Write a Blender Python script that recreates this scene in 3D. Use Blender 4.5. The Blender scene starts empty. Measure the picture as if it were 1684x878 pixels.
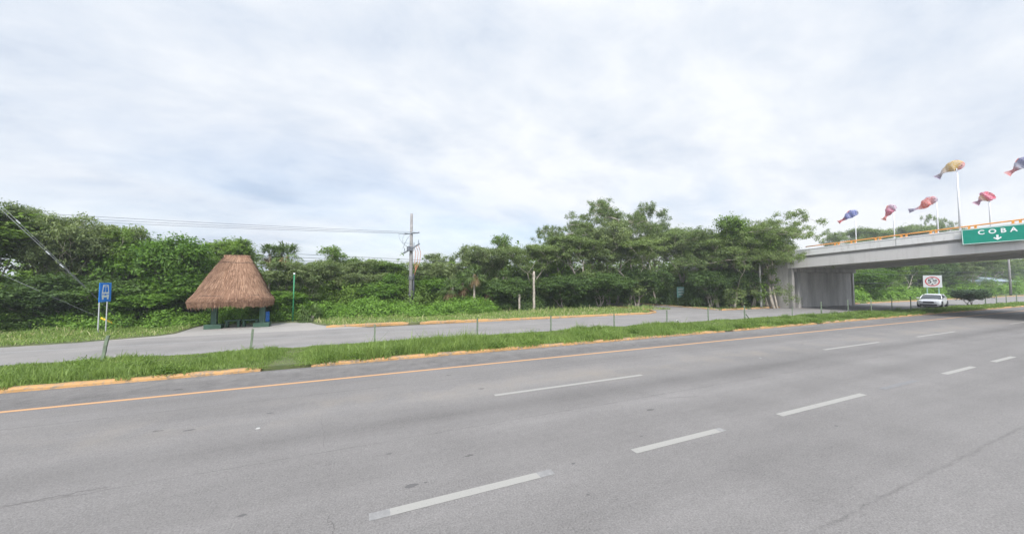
import bpy, bmesh, math, random
import numpy as np
from mathutils import Vector, Matrix

C = bpy.context.scene.collection
SC = bpy.context.scene
PI = math.pi

# ------------------------------------------------------------------ camera
# world frame: X runs along the highway, Y across it, camera 2.8 m above the asphalt
CAM_H = 2.8
F = 572.0
TH = math.atan(25/572)
A = math.radians(66.4879)
cam = bpy.data.cameras.new('camera')
camo = bpy.data.objects.new('camera', cam)
C.objects.link(camo)
camo.location = (0, 0, CAM_H)
camo.rotation_euler = (PI/2 + TH, 0, A - PI/2)
cam.sensor_width = 36
cam.lens = 36*F/1684
cam.clip_start = 0.1
cam.clip_end = 3000
SC.camera = camo

# ------------------------------------------------------------------ view, sun, sky
SC.view_settings.view_transform = 'Standard'
SC.view_settings.look = 'None'
SC.view_settings.exposure = 1.5
SC.view_settings.gamma = 1.0
SUN_EL = math.radians(46)
SUN_AZ = math.radians(-112)          # direction towards the sun, measured from +X
sun = bpy.data.lights.new('sun', 'SUN')
sun.energy = 1.5
sun.angle = math.radians(10)
sun.color = (1.0, 0.96, 0.9)
suno = bpy.data.objects.new('sun', sun)
C.objects.link(suno)
sd = Vector((math.cos(SUN_EL)*math.cos(SUN_AZ), math.cos(SUN_EL)*math.sin(SUN_AZ), math.sin(SUN_EL)))
suno.rotation_euler = sd.to_track_quat('Z', 'Y').to_euler()

class NT:
    """small helper to write node trees"""
    def __init__(s, tree):
        s.t = tree; s.n = tree.nodes; s.l = tree.links
    def new(s, typ, inp=None, **kw):
        n = s.n.new(typ)
        for k, v in kw.items(): setattr(n, k, v)
        if inp:
            for k, v in inp.items(): s.set(n, k, v)
        return n
    def set(s, n, k, v):
        if isinstance(v, bpy.types.NodeSocket): s.l.new(v, n.inputs[k])
        else: n.inputs[k].default_value = v
    def math(s, op, a, b=0.0, clamp=False):
        n = s.n.new('ShaderNodeMath'); n.operation = op; n.use_clamp = clamp
        s.set(n, 0, a); s.set(n, 1, b); return n.outputs[0]
    def mix(s, f, a, b, blend='MIX'):
        n = s.n.new('ShaderNodeMix'); n.data_type = 'RGBA'; n.blend_type = blend
        s.set(n, 0, f); s.set(n, 6, a); s.set(n, 7, b); return n.outputs[2]
    def ramp(s, f, stops, interp='LINEAR'):
        n = s.n.new('ShaderNodeValToRGB'); n.color_ramp.interpolation = interp
        e = n.color_ramp.elements
        while len(e) < len(stops): e.new(0.5)
        for i, (p, c) in enumerate(stops):
            e[i].position = p
            e[i].color = (c, c, c, 1) if isinstance(c, (int, float)) else (*c[:3], 1)
        s.set(n, 0, f); return n.outputs[0]
    def noise(s, vec, scale, detail=4, rough=0.55, dist=0.0):
        n = s.n.new('ShaderNodeTexNoise')
        if vec is not None: s.l.new(vec, n.inputs['Vector'])
        n.inputs['Scale'].default_value = scale; n.inputs['Detail'].default_value = detail
        n.inputs['Roughness'].default_value = rough; n.inputs['Distortion'].default_value = dist
        return n.outputs[0]

w = bpy.data.worlds.new('World'); SC.world = w; w.use_nodes = True
T = NT(w.node_tree); T.n.clear()
sky = T.new('ShaderNodeTexSky', sky_type='NISHITA', sun_disc=False)
sky.sun_elevation = SUN_EL; sky.sun_rotation = math.radians(90) - SUN_AZ
sky.air_density = 1.0; sky.dust_density = 1.5
tc = T.new('ShaderNodeTexCoord').outputs['Generated']
sep = T.new('ShaderNodeSeparateXYZ', {0: tc}).outputs
zz = T.math('ADD', T.math('MAXIMUM', sep[2], 0.0), 0.30)
px_ = T.math('DIVIDE', sep[0], zz); py_ = T.math('DIVIDE', sep[1], zz)
comb = T.new('ShaderNodeCombineXYZ', {0: px_, 1: py_, 2: 0.0}).outputs[0]
mp = T.new('ShaderNodeMapping', {0: comb, 'Rotation': (0, 0, math.radians(-35)), 'Scale': (0.85, 1.15, 1), 'Location': (3.1, 1.7, 0)}).outputs[0]
n1 = T.noise(mp, 1.0, 9, 0.58, 0.35)
n2 = T.noise(mp, 3.1, 10, 0.62, 0.25)
n3 = T.noise(mp, 0.27, 3, 0.5, 0.2)
n4 = T.noise(mp, 2.0, 5, 0.5, 0.1)
puff = T.math('MULTIPLY', T.math('ABSOLUTE', T.math('SUBTRACT', n4, 0.5)), 0.45)
cl = T.math('SUBTRACT', T.math('ADD', T.math('ADD', T.math('MULTIPLY', n1, 0.62), T.math('MULTIPLY', n2, 0.38)), 0.050), puff)
# overall brightness of the cloud deck: brighter where it is thin
dn = T.new('ShaderNodeVectorMath', operation='DOT_PRODUCT')
T.set(dn, 0, tc); dn.inputs[1].default_value = Vector((math.cos(math.radians(38)), math.sin(math.radians(38)), 0.55)).normalized()
glow = T.math('MULTIPLY', T.math('POWER', T.math('MAXIMUM', dn.outputs['Value'], 0.0), 2.2), 0.115)
low = T.math('MULTIPLY', T.math('SUBTRACT', 1.0, T.math('DIVIDE', T.math('MAXIMUM', sep[2], 0.0), 0.30), clamp=True), 0.085)
val = T.math('ADD', T.math('ADD', T.math('ADD', cl, low), glow), T.math('MULTIPLY', T.math('SUBTRACT', n3, 0.5), 0.45))
ccol = T.ramp(val, [(0.36, (2.75/6, 3.22/6, 3.98/6)), (0.45, (3.25/6, 3.65/6, 4.32/6)), (0.52, (3.85/6, 4.2/6, 4.75/6)), (0.60, (4.35/6, 4.6/6, 5.0/6)), (0.69, (4.95/6, 5.1/6, 5.3/6))])
ccol = T.mix(1.0, ccol, (6.0, 6.0, 6.0, 1), 'MULTIPLY')
bluegap = T.ramp(T.noise(mp, 0.45, 5, 0.6, 0.3), [(0.48, 0.0), (0.68, 1.0)])
gap = T.math('MULTIPLY', bluegap, 0.42)
tint = T.mix(gap, ccol, sky.outputs[0])
# cloud is brighter overhead, around the hidden sun
ds = T.new('ShaderNodeVectorMath', operation='DOT_PRODUCT')
T.set(ds, 0, tc); ds.inputs[1].default_value = sd
boost = T.math('MULTIPLY', T.math('POWER', T.math('MAXIMUM', ds.outputs['Value'], 0.0), 4.0), 3.2)
tint = T.mix(1.0, tint, T.new('ShaderNodeCombineColor', {0: T.math('ADD', boost, 1.0), 1: T.math('ADD', boost, 1.0), 2: T.math('ADD', boost, 1.0)}).outputs[0], 'MULTIPLY')
bg = T.new('ShaderNodeBackground', {0: tint, 1: 0.07})
T.l.new(bg.outputs[0], T.new('ShaderNodeOutputWorld').inputs[0])

# ------------------------------------------------------------------ pixel helpers (photo pixels -> places)
def ray(px, py):
    a = (px-842)/F; b = -(py-439)/F
    y = math.cos(TH) - b*math.sin(TH); z = math.sin(TH) + b*math.cos(TH)
    return Vector((a*math.sin(0) + a*math.sin(A) + y*math.cos(A), -a*math.cos(A) + y*math.sin(A), z))
def on_ground(px, py, z=0.0):
    d = ray(px, py); t = (z-CAM_H)/d.z
    return Vector((d.x*t, d.y*t, z))
def on_x(px, py, X):
    d = ray(px, py); t = X/d.x
    return Vector((X, d.y*t, CAM_H + d.z*t))
def on_y(px, py, Y):
    d = ray(px, py); t = Y/d.y
    return Vector((d.x*t, Y, CAM_H + d.z*t))

# ------------------------------------------------------------------ materials
MATS = {}
def mat(name, col=(0.5, 0.5, 0.5), rough=0.7, metal=0.0, var=0.0, scale=8.0, bump=0.0, bscale=40.0, spec=0.4, coat=0.0):
    if name in MATS: return MATS[name]
    m = bpy.data.materials.new(name); m.use_nodes = True
    t = NT(m.node_tree); bs = t.n['Principled BSDF']
    bs.inputs['Roughness'].default_value = rough; bs.inputs['Metallic'].default_value = metal
    bs.inputs['Specular IOR Level'].default_value = spec
    bs.inputs['Coat Weight'].default_value = coat
    tcn = t.new('ShaderNodeTexCoord').outputs['Object']
    if var > 0:
        n = t.noise(tcn, scale, 6, 0.6)
        lo = tuple(c*(1-var) for c in col); hi = tuple(min(1, c*(1+var)) for c in col)
        t.l.new(t.ramp(n, [(0.3, lo), (0.7, hi)]), bs.inputs['Base Color'])
    else:
        bs.inputs['Base Color'].default_value = (*col, 1)
    if bump > 0:
        b = t.new('ShaderNodeBump', {'Strength': bump, 'Distance': 0.02, 'Height': t.noise(tcn, bscale, 5, 0.65)})
        t.l.new(b.outputs[0], bs.inputs['Normal'])
    MATS[name] = m
    return m

def leaf_mat(name, dark, light, yellow=None, trans=0.3, rough=0.55, spec=0.3):
    m = bpy.data.materials.new(name); m.use_nodes = True
    t = NT(m.node_tree); t.n.remove(t.n['Principled BSDF'])
    out = t.n['Material Output']
    at = t.new('ShaderNodeAttribute', attribute_name='rnd')
    oi = t.new('ShaderNodeObjectInfo')
    geo = t.new('ShaderNodeNewGeometry')
    big = t.noise(geo.outputs['Position'], 0.9, 4, 0.7)
    f = t.math('ADD', t.math('MULTIPLY', at.outputs['Fac'], 0.45), t.math('MULTIPLY', big, 0.75))
    f = t.math('ADD', f, t.math('MULTIPLY', oi.outputs['Random'], 0.25))
    stops = [(0.35, dark), (0.95, light)]
    if yellow: stops.append((1.0, yellow))
    col = t.ramp(f, stops)
    bs = t.new('ShaderNodeBsdfPrincipled', {'Base Color': col, 'Roughness': rough, 'Specular IOR Level': spec})
    tr = t.new('ShaderNodeBsdfTranslucent', {'Color': t.mix(1.0, col, (1.25, 1.35, 0.7, 1), 'MULTIPLY')})
    mx = t.new('ShaderNodeMixShader', {0: trans, 1: bs.outputs[0], 2: tr.outputs[0]})
    t.l.new(mx.outputs[0], out.inputs[0])
    MATS[name] = m
    return m

LEAF_BROAD = leaf_mat('leaf_broad', (0.038, 0.080, 0.014), (0.19, 0.285, 0.055), trans=0.42)
LEAF_GREY = leaf_mat('leaf_greyish', (0.055, 0.092, 0.032), (0.26, 0.31, 0.13), trans=0.38)
LEAF_BRIGHT = leaf_mat('leaf_bright', (0.045, 0.105, 0.016), (0.175, 0.30, 0.045), trans=0.4)
LEAF_FEATHER = leaf_mat('leaf_feather', (0.06, 0.10, 0.034), (0.225, 0.285, 0.10), trans=0.38)
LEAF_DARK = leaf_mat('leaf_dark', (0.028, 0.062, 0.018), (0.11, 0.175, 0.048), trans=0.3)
LEAF_PALM = leaf_mat('leaf_palm', (0.045, 0.085, 0.025), (0.14, 0.20, 0.065))
LEAF_DRY = leaf_mat('leaf_dry', (0.13, 0.085, 0.045), (0.32, 0.22, 0.12), trans=0.15)
GRASS = leaf_mat('grass_blades', (0.095, 0.155, 0.034), (0.26, 0.35, 0.095), (0.52, 0.48, 0.27), trans=0.38)
WEED = leaf_mat('weed_leaves', (0.05, 0.12, 0.018), (0.20, 0.34, 0.05), trans=0.3)
BARK = mat('bark', (0.17, 0.145, 0.115), 0.9, var=0.45, scale=6, bump=0.6, bscale=14)
BARK_PALE = mat('bark_pale', (0.33, 0.29, 0.24), 0.9, var=0.35, scale=5, bump=0.5, bscale=14)

# ------------------------------------------------------------------ object helpers
def tag(o, label=None, cat=None, group=None, kind=None):
    if label: o['label'] = label
    if cat: o['category'] = cat
    if group: o['group'] = group
    if kind: o['kind'] = kind
    return o
def empty(name, loc=(0, 0, 0), rz=0.0):
    o = bpy.data.objects.new(name, None); o.empty_display_size = 0.3
    o.location = loc; o.rotation_euler = (0, 0, rz); C.objects.link(o); return o
def thing(name, label, cat, loc=(0, 0, 0), rz=0.0, group=None):
    return tag(empty(name, loc, rz), label, cat, group)
def link(name, me, m=None, parent=None):
    o = bpy.data.objects.new(name, me)
    if m is not None and not me.materials: me.materials.append(m)
    C.objects.link(o)
    if parent is not None: o.parent = parent
    return o
def obj(name, bm, m, parent=None, smooth=False, bevel=0.0):
    bmesh.ops.recalc_face_normals(bm, faces=bm.faces)
    me = bpy.data.meshes.new(name); bm.to_mesh(me); bm.free()
    for p in me.polygons: p.use_smooth = smooth
    o = link(name, me, m, parent)
    if bevel > 0:
        md = o.modifiers.new('bevel', 'BEVEL'); md.width = bevel; md.segments = 2; md.limit_method = 'ANGLE'
    return o
def copy_tree(o, parent=None):
    c = o.copy(); C.objects.link(c)
    if parent is not None: c.parent = parent
    for ch in list(o.children): copy_tree(ch, c)
    return c
def BM(): return bmesh.new()
def box(bm, x0, x1, y0, y1, z0, z1, M=None):
    vs = [bm.verts.new(Vector(p) if M is None else M @ Vector(p)) for p in
          ((x0,y0,z0),(x1,y0,z0),(x1,y1,z0),(x0,y1,z0),(x0,y0,z1),(x1,y0,z1),(x1,y1,z1),(x0,y1,z1))]
    for f in ((3,2,1,0),(4,5,6,7),(0,1,5,4),(1,2,6,5),(2,3,7,6),(3,0,4,7)):
        bm.faces.new([vs[i] for i in f])
    return vs
def rings(bm, rs, closed=True, cap=True):
    """rs: list of rings (lists of points) joined by quads"""
    V = [[bm.verts.new(p) for p in r] for r in rs]
    n = len(V[0])
    for a, b in zip(V[:-1], V[1:]):
        for i in range(n if closed else n-1):
            j = (i+1) % n
            bm.faces.new((a[i], a[j], b[j], b[i]))
    if cap and closed:
        bm.faces.new(list(reversed(V[0]))); bm.faces.new(V[-1])
    return V
def tube(bm, pts, rad, n=8):
    pts = [Vector(p) for p in pts]
    if not isinstance(rad, (list, tuple)): rad = [rad]*len(pts)
    rs = []
    up = Vector((0, 0, 1))
    prev = None
    for i, p in enumerate(pts):
        d = (pts[min(i+1, len(pts)-1)] - pts[max(i-1, 0)]).normalized()
        if prev is None:
            u = d.cross(up)
            if u.length < 0.05: u = d.cross(Vector((1, 0, 0)))
        else:
            u = prev - d*prev.dot(d)
        u.normalize(); prev = u
        v = d.cross(u)
        rs.append([p + (u*math.cos(2*PI*k/n) + v*math.sin(2*PI*k/n))*rad[i] for k in range(n)])
    rings(bm, rs)
def poly_sheet(name, pts, z, m, thick=None, kind='structure', parent=None, label=None):
    bm = BM()
    vs = [bm.verts.new((x, y, z)) for x, y in pts]
    f = bm.faces.new(vs)
    if thick:
        r = bmesh.ops.extrude_face_region(bm, geom=[f])
        for v in r['geom']:
            if isinstance(v, bmesh.types.BMVert): v.co.z -= thick
    bmesh.ops.triangulate(bm, faces=[f for f in bm.faces if len(f.verts) > 4])
    o = obj(name, bm, m, parent)
    for p in o.data.polygons: pass
    if kind: o['kind'] = kind
    return o
def text_mesh(name, body, size, m, parent, M, extrude=0.004, offset=0.0, spacing=1.0):
    cu = bpy.data.curves.new(name, 'FONT'); cu.body = body; cu.size = size; cu.extrude = extrude
    cu.offset = offset; cu.space_character = spacing; cu.align_x = 'CENTER'; cu.align_y = 'CENTER'
    cu.resolution_u = 3
    to = bpy.data.objects.new(name, cu); C.objects.link(to)
    dg = bpy.context.evaluated_depsgraph_get(); dg.update()
    me = bpy.data.meshes.new_from_object(to.evaluated_get(dg))
    bpy.data.objects.remove(to); bpy.data.curves.remove(cu)
    me.name = name; me.transform(M); me.materials.clear()
    return link(name, me, m, parent)
def fast_mesh(name, verts, quads, rnd=None):
    """verts (n,3), quads (m,4) numpy -> mesh with per-face 'rnd' attribute"""
    me = bpy.data.meshes.new(name)
    nv, nq = len(verts), len(quads); k = quads.shape[1]
    me.vertices.add(nv); me.vertices.foreach_set('co', np.ascontiguousarray(verts, dtype=np.float32).ravel())
    me.loops.add(nq*k); me.loops.foreach_set('vertex_index', np.ascontiguousarray(quads, dtype=np.int32).ravel())
    me.polygons.add(nq)
    me.polygons.foreach_set('loop_start', np.arange(0, nq*k, k, dtype=np.int32))
    me.update(calc_edges=True)
    if rnd is not None:
        a = me.attributes.new('rnd', 'FLOAT', 'FACE'); a.data.foreach_set('value', rnd.astype(np.float32))
    return me

# ------------------------------------------------------------------ ground materials
def asphalt_mat(name, base, lanes=False, dusty=0.0):
    m = bpy.data.materials.new(name); m.use_nodes = True
    t = NT(m.node_tree); bs = t.n['Principled BSDF']
    pos = t.new('ShaderNodeNewGeometry').outputs['Position']
    s = t.new('ShaderNodeSeparateXYZ', {0: pos}).outputs
    stretch = t.new('ShaderNodeMapping', {0: pos, 'Scale': (0.12, 1.0, 1.0)}).outputs[0]
    fine = t.ramp(t.noise(pos, 42, 3, 0.8), [(0.33, 0.0), (0.67, 1.0)])
    mid = t.noise(pos, 9, 5, 0.75)
    blot = t.noise(pos, 0.5, 5, 0.6)
    strk = t.noise(stretch, 0.9, 5, 0.6)
    v = t.math('ADD', 0.44, t.math('MULTIPLY', fine, 0.50))
    v = t.math('ADD', v, t.math('MULTIPLY', mid, 0.42))
    v = t.math('ADD', v, t.math('MULTIPLY', t.math('SUBTRACT', blot, 0.5), 0.36))
    v = t.math('ADD', v, t.math('MULTIPLY', t.math('SUBTRACT', strk, 0.5), 0.48))
    if lanes:
        wob = t.math('MULTIPLY', t.math('SUBTRACT', t.noise(stretch, 0.35, 3, 0.5), 0.5), 0.5)
        y = t.math('ADD', s[1], wob)
        # wear across the carriageway: kerb at 13.3, orange line 11.4, lane lines 8.2 and 4.6
        f = t.math('DIVIDE', t.math('ADD', y, 10.0), 24.0)
        def P(yy): return (yy+10.0)/24.0
        wear = t.ramp(f, [(P(-10), 0.78), (P(-1), 0.76), (P(1.9), 0.83), (P(2.6), 0.78), (P(3.6), 0.73), (P(4.6), 0.80), (P(5.6), 0.73), (P(6.4), 0.82), (P(6.95), 0.73),
                          (P(7.4), 0.62), (P(8.0), 0.77), (P(9.0), 0.84), (P(9.9), 0.78), (P(10.3), 0.72), (P(11.3), 0.74), (P(11.7), 0.60), (P(12.5), 0.62), (P(13.0), 0.76), (P(13.4), 0.62)])
        v = t.math('MULTIPLY', v, t.math('MULTIPLY', wear, 1.35))
        shm = t.ramp(f, [(P(11.45), 0.0), (P(11.6), 1.0)])
        v = t.math('MULTIPLY', v, t.math('ADD', 1.0, t.math('MULTIPLY', shm, t.math('MULTIPLY', t.math('SUBTRACT', t.noise(pos, 2.2, 6, 0.75), 0.5), 1.1))))
        # tan dust between the wheel tracks
        dmask = t.math('MULTIPLY', t.ramp(f, [(P(7.9), 0.0), (P(8.9), 1.0), (P(9.8), 0.2), (P(10.2), 0.0)]), t.ramp(blot, [(0.45, 0.0), (0.7, 1.0)]))
        # long seams
        def seam(y0, wd, amp, seed):
            nz = t.noise(t.new('ShaderNodeMapping', {0: pos, 'Scale': (1, 0.0, 0), 'Location': (seed, 0, 0)}).outputs[0], 1.3, 6, 0.7)
            yy = t.math('ADD', s[1], t.math('MULTIPLY', t.math('SUBTRACT', nz, 0.5), amp))
            dd = t.math('ABSOLUTE', t.math('SUBTRACT', yy, y0))
            k = t.math('SUBTRACT', 1.0, t.math('DIVIDE', dd, wd), clamp=True)
            brk = t.ramp(t.noise(t.new('ShaderNodeMapping', {0: pos, 'Scale': (1, 0.0, 0), 'Location': (seed+9, 0, 0)}).outputs[0], 0.9, 5, 0.8), [(0.40, 0.15), (0.55, 1.0)])
            return t.math('MULTIPLY', k, brk)
        sm = t.math('ADD', t.math('ADD', seam(10.05, 0.035, 0.10, 1.0), seam(2.35, 0.035, 0.22, 5.0)), seam(6.62, 0.025, 0.20, 12.0), clamp=True)
        v = t.math('MULTIPLY', v, t.math('SUBTRACT', 1.0, t.math('MULTIPLY', sm, 0.25)))
    # tar spots
    vor = t.new('ShaderNodeTexVoronoi', {'Vector': t.new('ShaderNodeMapping', {0: pos, 'Scale': (0.6, 1.4, 1)}).outputs[0], 'Scale': 0.75, 'Randomness': 1.0})
    nz = t.noise(pos, 8, 4, 0.7)
    spot = t.math('LESS_THAN', t.math('ADD', vor.outputs['Distance'], t.math('MULTIPLY', nz, 0.14)), 0.115)
    v = t.math('MULTIPLY', v, t.math('SUBTRACT', 1.0, t.math('MULTIPLY', spot, 0.38)))
    pale = t.ramp(t.noise(pos, 22, 3, 0.6), [(0.70, 0.0), (0.78, 1.0)])
    v = t.math('ADD', v, t.math('MULTIPLY', pale, 0.10))
    col = t.mix(1.0, (*base, 1), t.new('ShaderNodeCombineColor', {0: v, 1: v, 2: v}).outputs[0], 'MULTIPLY')
    if lanes: col = t.mix(t.math('MULTIPLY', dmask, 0.6), col, (base[0]*1.22, base[1]*1.12, base[2]*0.95, 1))
    if dusty: col = t.mix(t.math('MULTIPLY', t.ramp(blot, [(0.35, 0.2), (0.65, 1.0)]), dusty), col, (0.30, 0.275, 0.25, 1))
    t.l.new(col, bs.inputs['Base Color'])
    bs.inputs['Roughness'].default_value = 0.88; bs.inputs['Specular IOR Level'].default_value = 0.25
    b = t.new('ShaderNodeBump', {'Strength': 0.5, 'Distance': 0.006, 'Height': t.math('ADD', fine, mid)})
    t.l.new(b.outputs[0], bs.inputs['Normal'])
    return m
ASPHALT = asphalt_mat('asphalt_highway', (0.190, 0.180, 0.172), lanes=True)
ASPHALT2 = asphalt_mat('asphalt_service', (0.225, 0.215, 0.206), dusty=0.25)
DUSTY = asphalt_mat('dusty_layby', (0.30, 0.29, 0.27), dusty=0.75)

def ground_mat(name, a, b, c):
    m = bpy.data.materials.new(name); m.use_nodes = True
    t = NT(m.node_tree); bs = t.n['Principled BSDF']
    pos = t.new('ShaderNodeNewGeometry').outputs['Position']
    k = t.noise(pos, 0.8, 6, 0.7); k2 = t.noise(pos, 14, 4, 0.7)
    col = t.mix(t.ramp(k, [(0.4, 0.0), (0.62, 1.0)]), (*a, 1), (*b, 1))
    col = t.mix(t.math('MULTIPLY', k2, 0.6), col, (*c, 1))
    t.l.new(col, bs.inputs['Base Color']); bs.inputs['Roughness'].default_value = 0.95
    bp = t.new('ShaderNodeBump', {'Strength': 0.7, 'Distance': 0.05, 'Height': k2}); t.l.new(bp.outputs[0], bs.inputs['Normal'])
    return m
SOIL = ground_mat('soil_and_grass', (0.06, 0.10, 0.025), (0.13, 0.15, 0.05), (0.10, 0.08, 0.045))
LITTER = ground_mat('forest_floor', (0.05, 0.055, 0.02), (0.09, 0.08, 0.04), (0.06, 0.05, 0.03))

def paint_mat(name, col, wear, under=(0.2, 0.2, 0.2), scale=14):
    m = bpy.data.materials.new(name); m.use_nodes = True
    t = NT(m.node_tree); bs = t.n['Principled BSDF']
    pos = t.new('ShaderNodeNewGeometry').outputs['Position']
    n = t.noise(pos, scale, 6, 0.75); n2 = t.noise(pos, 1.1, 4, 0.6)
    f = t.math('ADD', t.math('MULTIPLY', n, 0.7), t.math('MULTIPLY', n2, 0.3))
    k = t.ramp(f, [(wear-0.06, 0.0), (wear+0.04, 1.0)])
    c = t.mix(t.noise(pos, 40, 3, 0.7), (*[x*0.82 for x in col], 1), (*col, 1))
    col2 = t.mix(k, (*under, 1), c)
    t.l.new(col2, bs.inputs['Base Color']); bs.inputs['Roughness'].default_value = 0.75
    bp = t.new('ShaderNodeBump', {'Strength': 0.3, 'Distance': 0.01, 'Height': n}); t.l.new(bp.outputs[0], bs.inputs['Normal'])
    return m
WHITE_LINE = paint_mat('white_line_paint', (0.315, 0.305, 0.28), 0.40, under=(0.2, 0.195, 0.19))
WORN_LINE = paint_mat('worn_line_paint', (0.27, 0.265, 0.255), 0.52, under=(0.2, 0.195, 0.19))
FAINT_LINE = paint_mat('faint_line_paint', (0.31, 0.305, 0.295), 0.51, under=(0.20, 0.20, 0.20))
GHOST_LINE = paint_mat('ghost_line_paint', (0.21, 0.205, 0.20), 0.56, under=(0.165, 0.162, 0.162))
ORANGE_LINE = paint_mat('orange_line_paint', (0.50, 0.285, 0.14), 0.38, under=(0.28, 0.21, 0.14))
KERB_PAINT = paint_mat('yellow_kerb_paint', (0.42, 0.235, 0.085), 0.48, under=(0.20, 0.155, 0.11), scale=9)
KERB_DULL = paint_mat('faded_kerb_paint', (0.46, 0.27, 0.09), 0.50, under=(0.25, 0.22, 0.18), scale=6)

# ------------------------------------------------------------------ setting: ground, roads
bm = BM(); box(bm, -900, 1100, -800, 900, -0.5, -0.06); tag(obj('ground', bm, LITTER), kind='structure')
poly_sheet('highway', [(-140, -12), (300, -12), (300, 13.32), (-140, 13.32)], 0.0, ASPHALT)
poly_sheet('service_road', [(-140, 16.7), (40, 16.7), (48, 16.0), (300, 15.9), (300, 23.5), (-140, 23.5)], 0.0, ASPHALT2)
poly_sheet('side_road', [(22, 23.5), (35, 23.5), (34.6, 30), (32, 40), (26, 56), (16, 52), (22, 38), (24, 30)], -0.004, ASPHALT2)
poly_sheet('layby', [(-13, 22.6), (-9.3, 23.3), (-2.2, 23.4), (0.5, 23.5), (-1.2, 24.8), (-2.5, 27.0), (-3.2, 29.0), (-9.6, 29.0), (-9.8, 24.6)], 0.004, DUSTY)
random.seed(4)
def verge(name, pts, z=0.03):
    return poly_sheet(name, pts, z, SOIL, thick=0.14)
verge('verge', [(-140, 22.3), (-30, 22.2), (-16, 22.3), (-12, 22.9), (-9.6, 24.1), (-9.2, 24.8), (-9.4, 28.4), (-3.4, 28.4), (-2.6, 26.4),
      (-1.5, 24.7), (4, 24.5), (10, 23.8), (23.4, 23.6), (25.2, 24.4), (26.3, 26.2), (26.5, 30), (24, 40), (19, 52), (10, 62), (-140, 62)])
verge('verge', [(33.0, 23.5), (290, 23.5), (290, 62), (24, 62), (31, 44), (33.0, 32), (33.3, 26)])
# raised median
bm = BM(); rings(bm, [[Vector((x, 13.5, -0.05)), Vector((x, e, -0.05)), Vector((x, e, 0.10)), Vector((x, 13.5, 0.10))] for x, e in ((-140, 16.9), (40, 16.9), (48, 16.2), (290, 16.1))]); tag(obj('median', bm, SOIL), kind='structure')

def kerb_run(name, path, w, h, m, seed, gaps=(), step=0.35):
    """a weathered kerb following a path, with chipped uneven edges"""
    rnd = random.Random(seed)
    pts = []
    for (x0, y0), (x1, y1) in zip(path[:-1], path[1:]):
        L = math.hypot(x1-x0, y1-y0); n = max(1, int(L/step))
        for i in range(n): pts.append((x0+(x1-x0)*i/n, y0+(y1-y0)*i/n))
    pts.append(path[-1])
    bm = BM(); run = []
    def flush(run):
        if len(run) < 2: return
        rs = []
        for i, (x, y) in enumerate(run):
            a = run[max(i-1, 0)]; b = run[min(i+1, len(run)-1)]
            d = Vector((b[0]-a[0], b[1]-a[1])).normalized(); n = Vector((-d.y, d.x))
            hh = h*(1+rnd.uniform(-0.28, 0.06)*(rnd.random() < 0.5)); o = rnd.uniform(-0.02, 0.02)
            if i in (0, len(run)-1): hh *= 0.55
            pr = [(-0.02, -0.05), (-0.01+o, hh*0.55), (0.025+o, hh*0.9), (0.06+o, hh), (w-0.03, hh), (w, hh*0.9), (w, -0.05)]
            rs.append([Vector((x+n.x*q, y+n.y*q, z)) for q, z in pr])
        rings(bm, rs)
    for p in pts:
        if any(g0 < p[0] < g1 for g0, g1 in gaps): flush(run); run = []
        else: run.append(p)
    flush(run)
    return tag(obj(name, bm, m, smooth=False), kind='structure')
KG = [(-2.55, -1.75), (-6.1, -5.95), (5.7, 5.95), (12.5, 12.9), (18.7, 19.9), (24, 24.4), (28.2, 29.0), (33, 33.8), (38.5, 39.2)]
kerb_run('median_kerb', [(-60, 13.32), (75, 13.32)], 0.2, 0.115, KERB_PAINT, 3, KG[:1]+[(18.9, 19.5), (28.3, 28.7)])
kerb_run('verge_kerb', [(-1.9, 24.35), (1.5, 24.4), (6, 24.1), (10, 23.65), (23.4, 23.45), (25.0, 24.2), (26.2, 26.0), (26.4, 30), (24, 40)], 0.18, 0.15, KERB_PAINT, 5, [(3.2, 3.6)])
kerb_run('verge_kerb', [(31.2, 44), (33.0, 32), (33.2, 26), (32.9, 23.9)], 0.18, 0.13, KERB_DULL, 6)
kerb_run('verge_kerb', [(32.9, 23.45), (150, 23.45)], 0.18, 0.15, KERB_PAINT, 7, [(37, 37.4), (47, 48), (59.5, 61)])

# road markings (painted lines)
def mark(x0, x1, y, wd, m, z=0.004, name='road_marking', y1=None):
    n = max(1, int((x1-x0)/1.5)); y1 = y if y1 is None else y1
    bm = BM(); rs = []
    for i in range(n+1):
        x = x0+(x1-x0)*i/n; yy = y+(y1-y)*i/n
        rs.append([Vector((x, yy-wd/2, z)), Vector((x, yy+wd/2, z))])
    rings(bm, rs, closed=False)
    return tag(obj(name, bm, m), kind='structure')
mark(-130, 200, 11.40, 0.14, ORANGE_LINE)
for a, b in ((-21, -17), (0.38, 2.42), (4.2, 6.25), (8.15, 11.6), (16.4, 18.7), (20.5, 22.6), (27, 31), (36, 40), (45, 49)):
    mark(a, b, 4.60, 0.145, WHITE_LINE)
for a, b in ((0.14, 0.38), (2.42, 2.66), (6.25, 6.4), (31.0, 31.3)):
    mark(a, b, 4.60, 0.145, WORN_LINE)
mark(12.6, 14.6, 4.62, 0.14, GHOST_LINE)
for a, b in ((-22, -17.5), (3.1, 7.85), (17.7, 22.3), (26.2, 31.0), (40, 44.5), (54, 58.5), (68, 72)):
    mark(a, b, 8.20, 0.125, WHITE_LINE)
mark(-60, 17, 17.9, 0.09, FAINT_LINE); mark(17, 90, 17.6, 0.09, GHOST_LINE)
mark(-60, 60, 20.9, 0.10, FAINT_LINE)
mark(-130, 200, 1.0, 0.12, WORN_LINE, y1=1.0).hide_render = False
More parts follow.
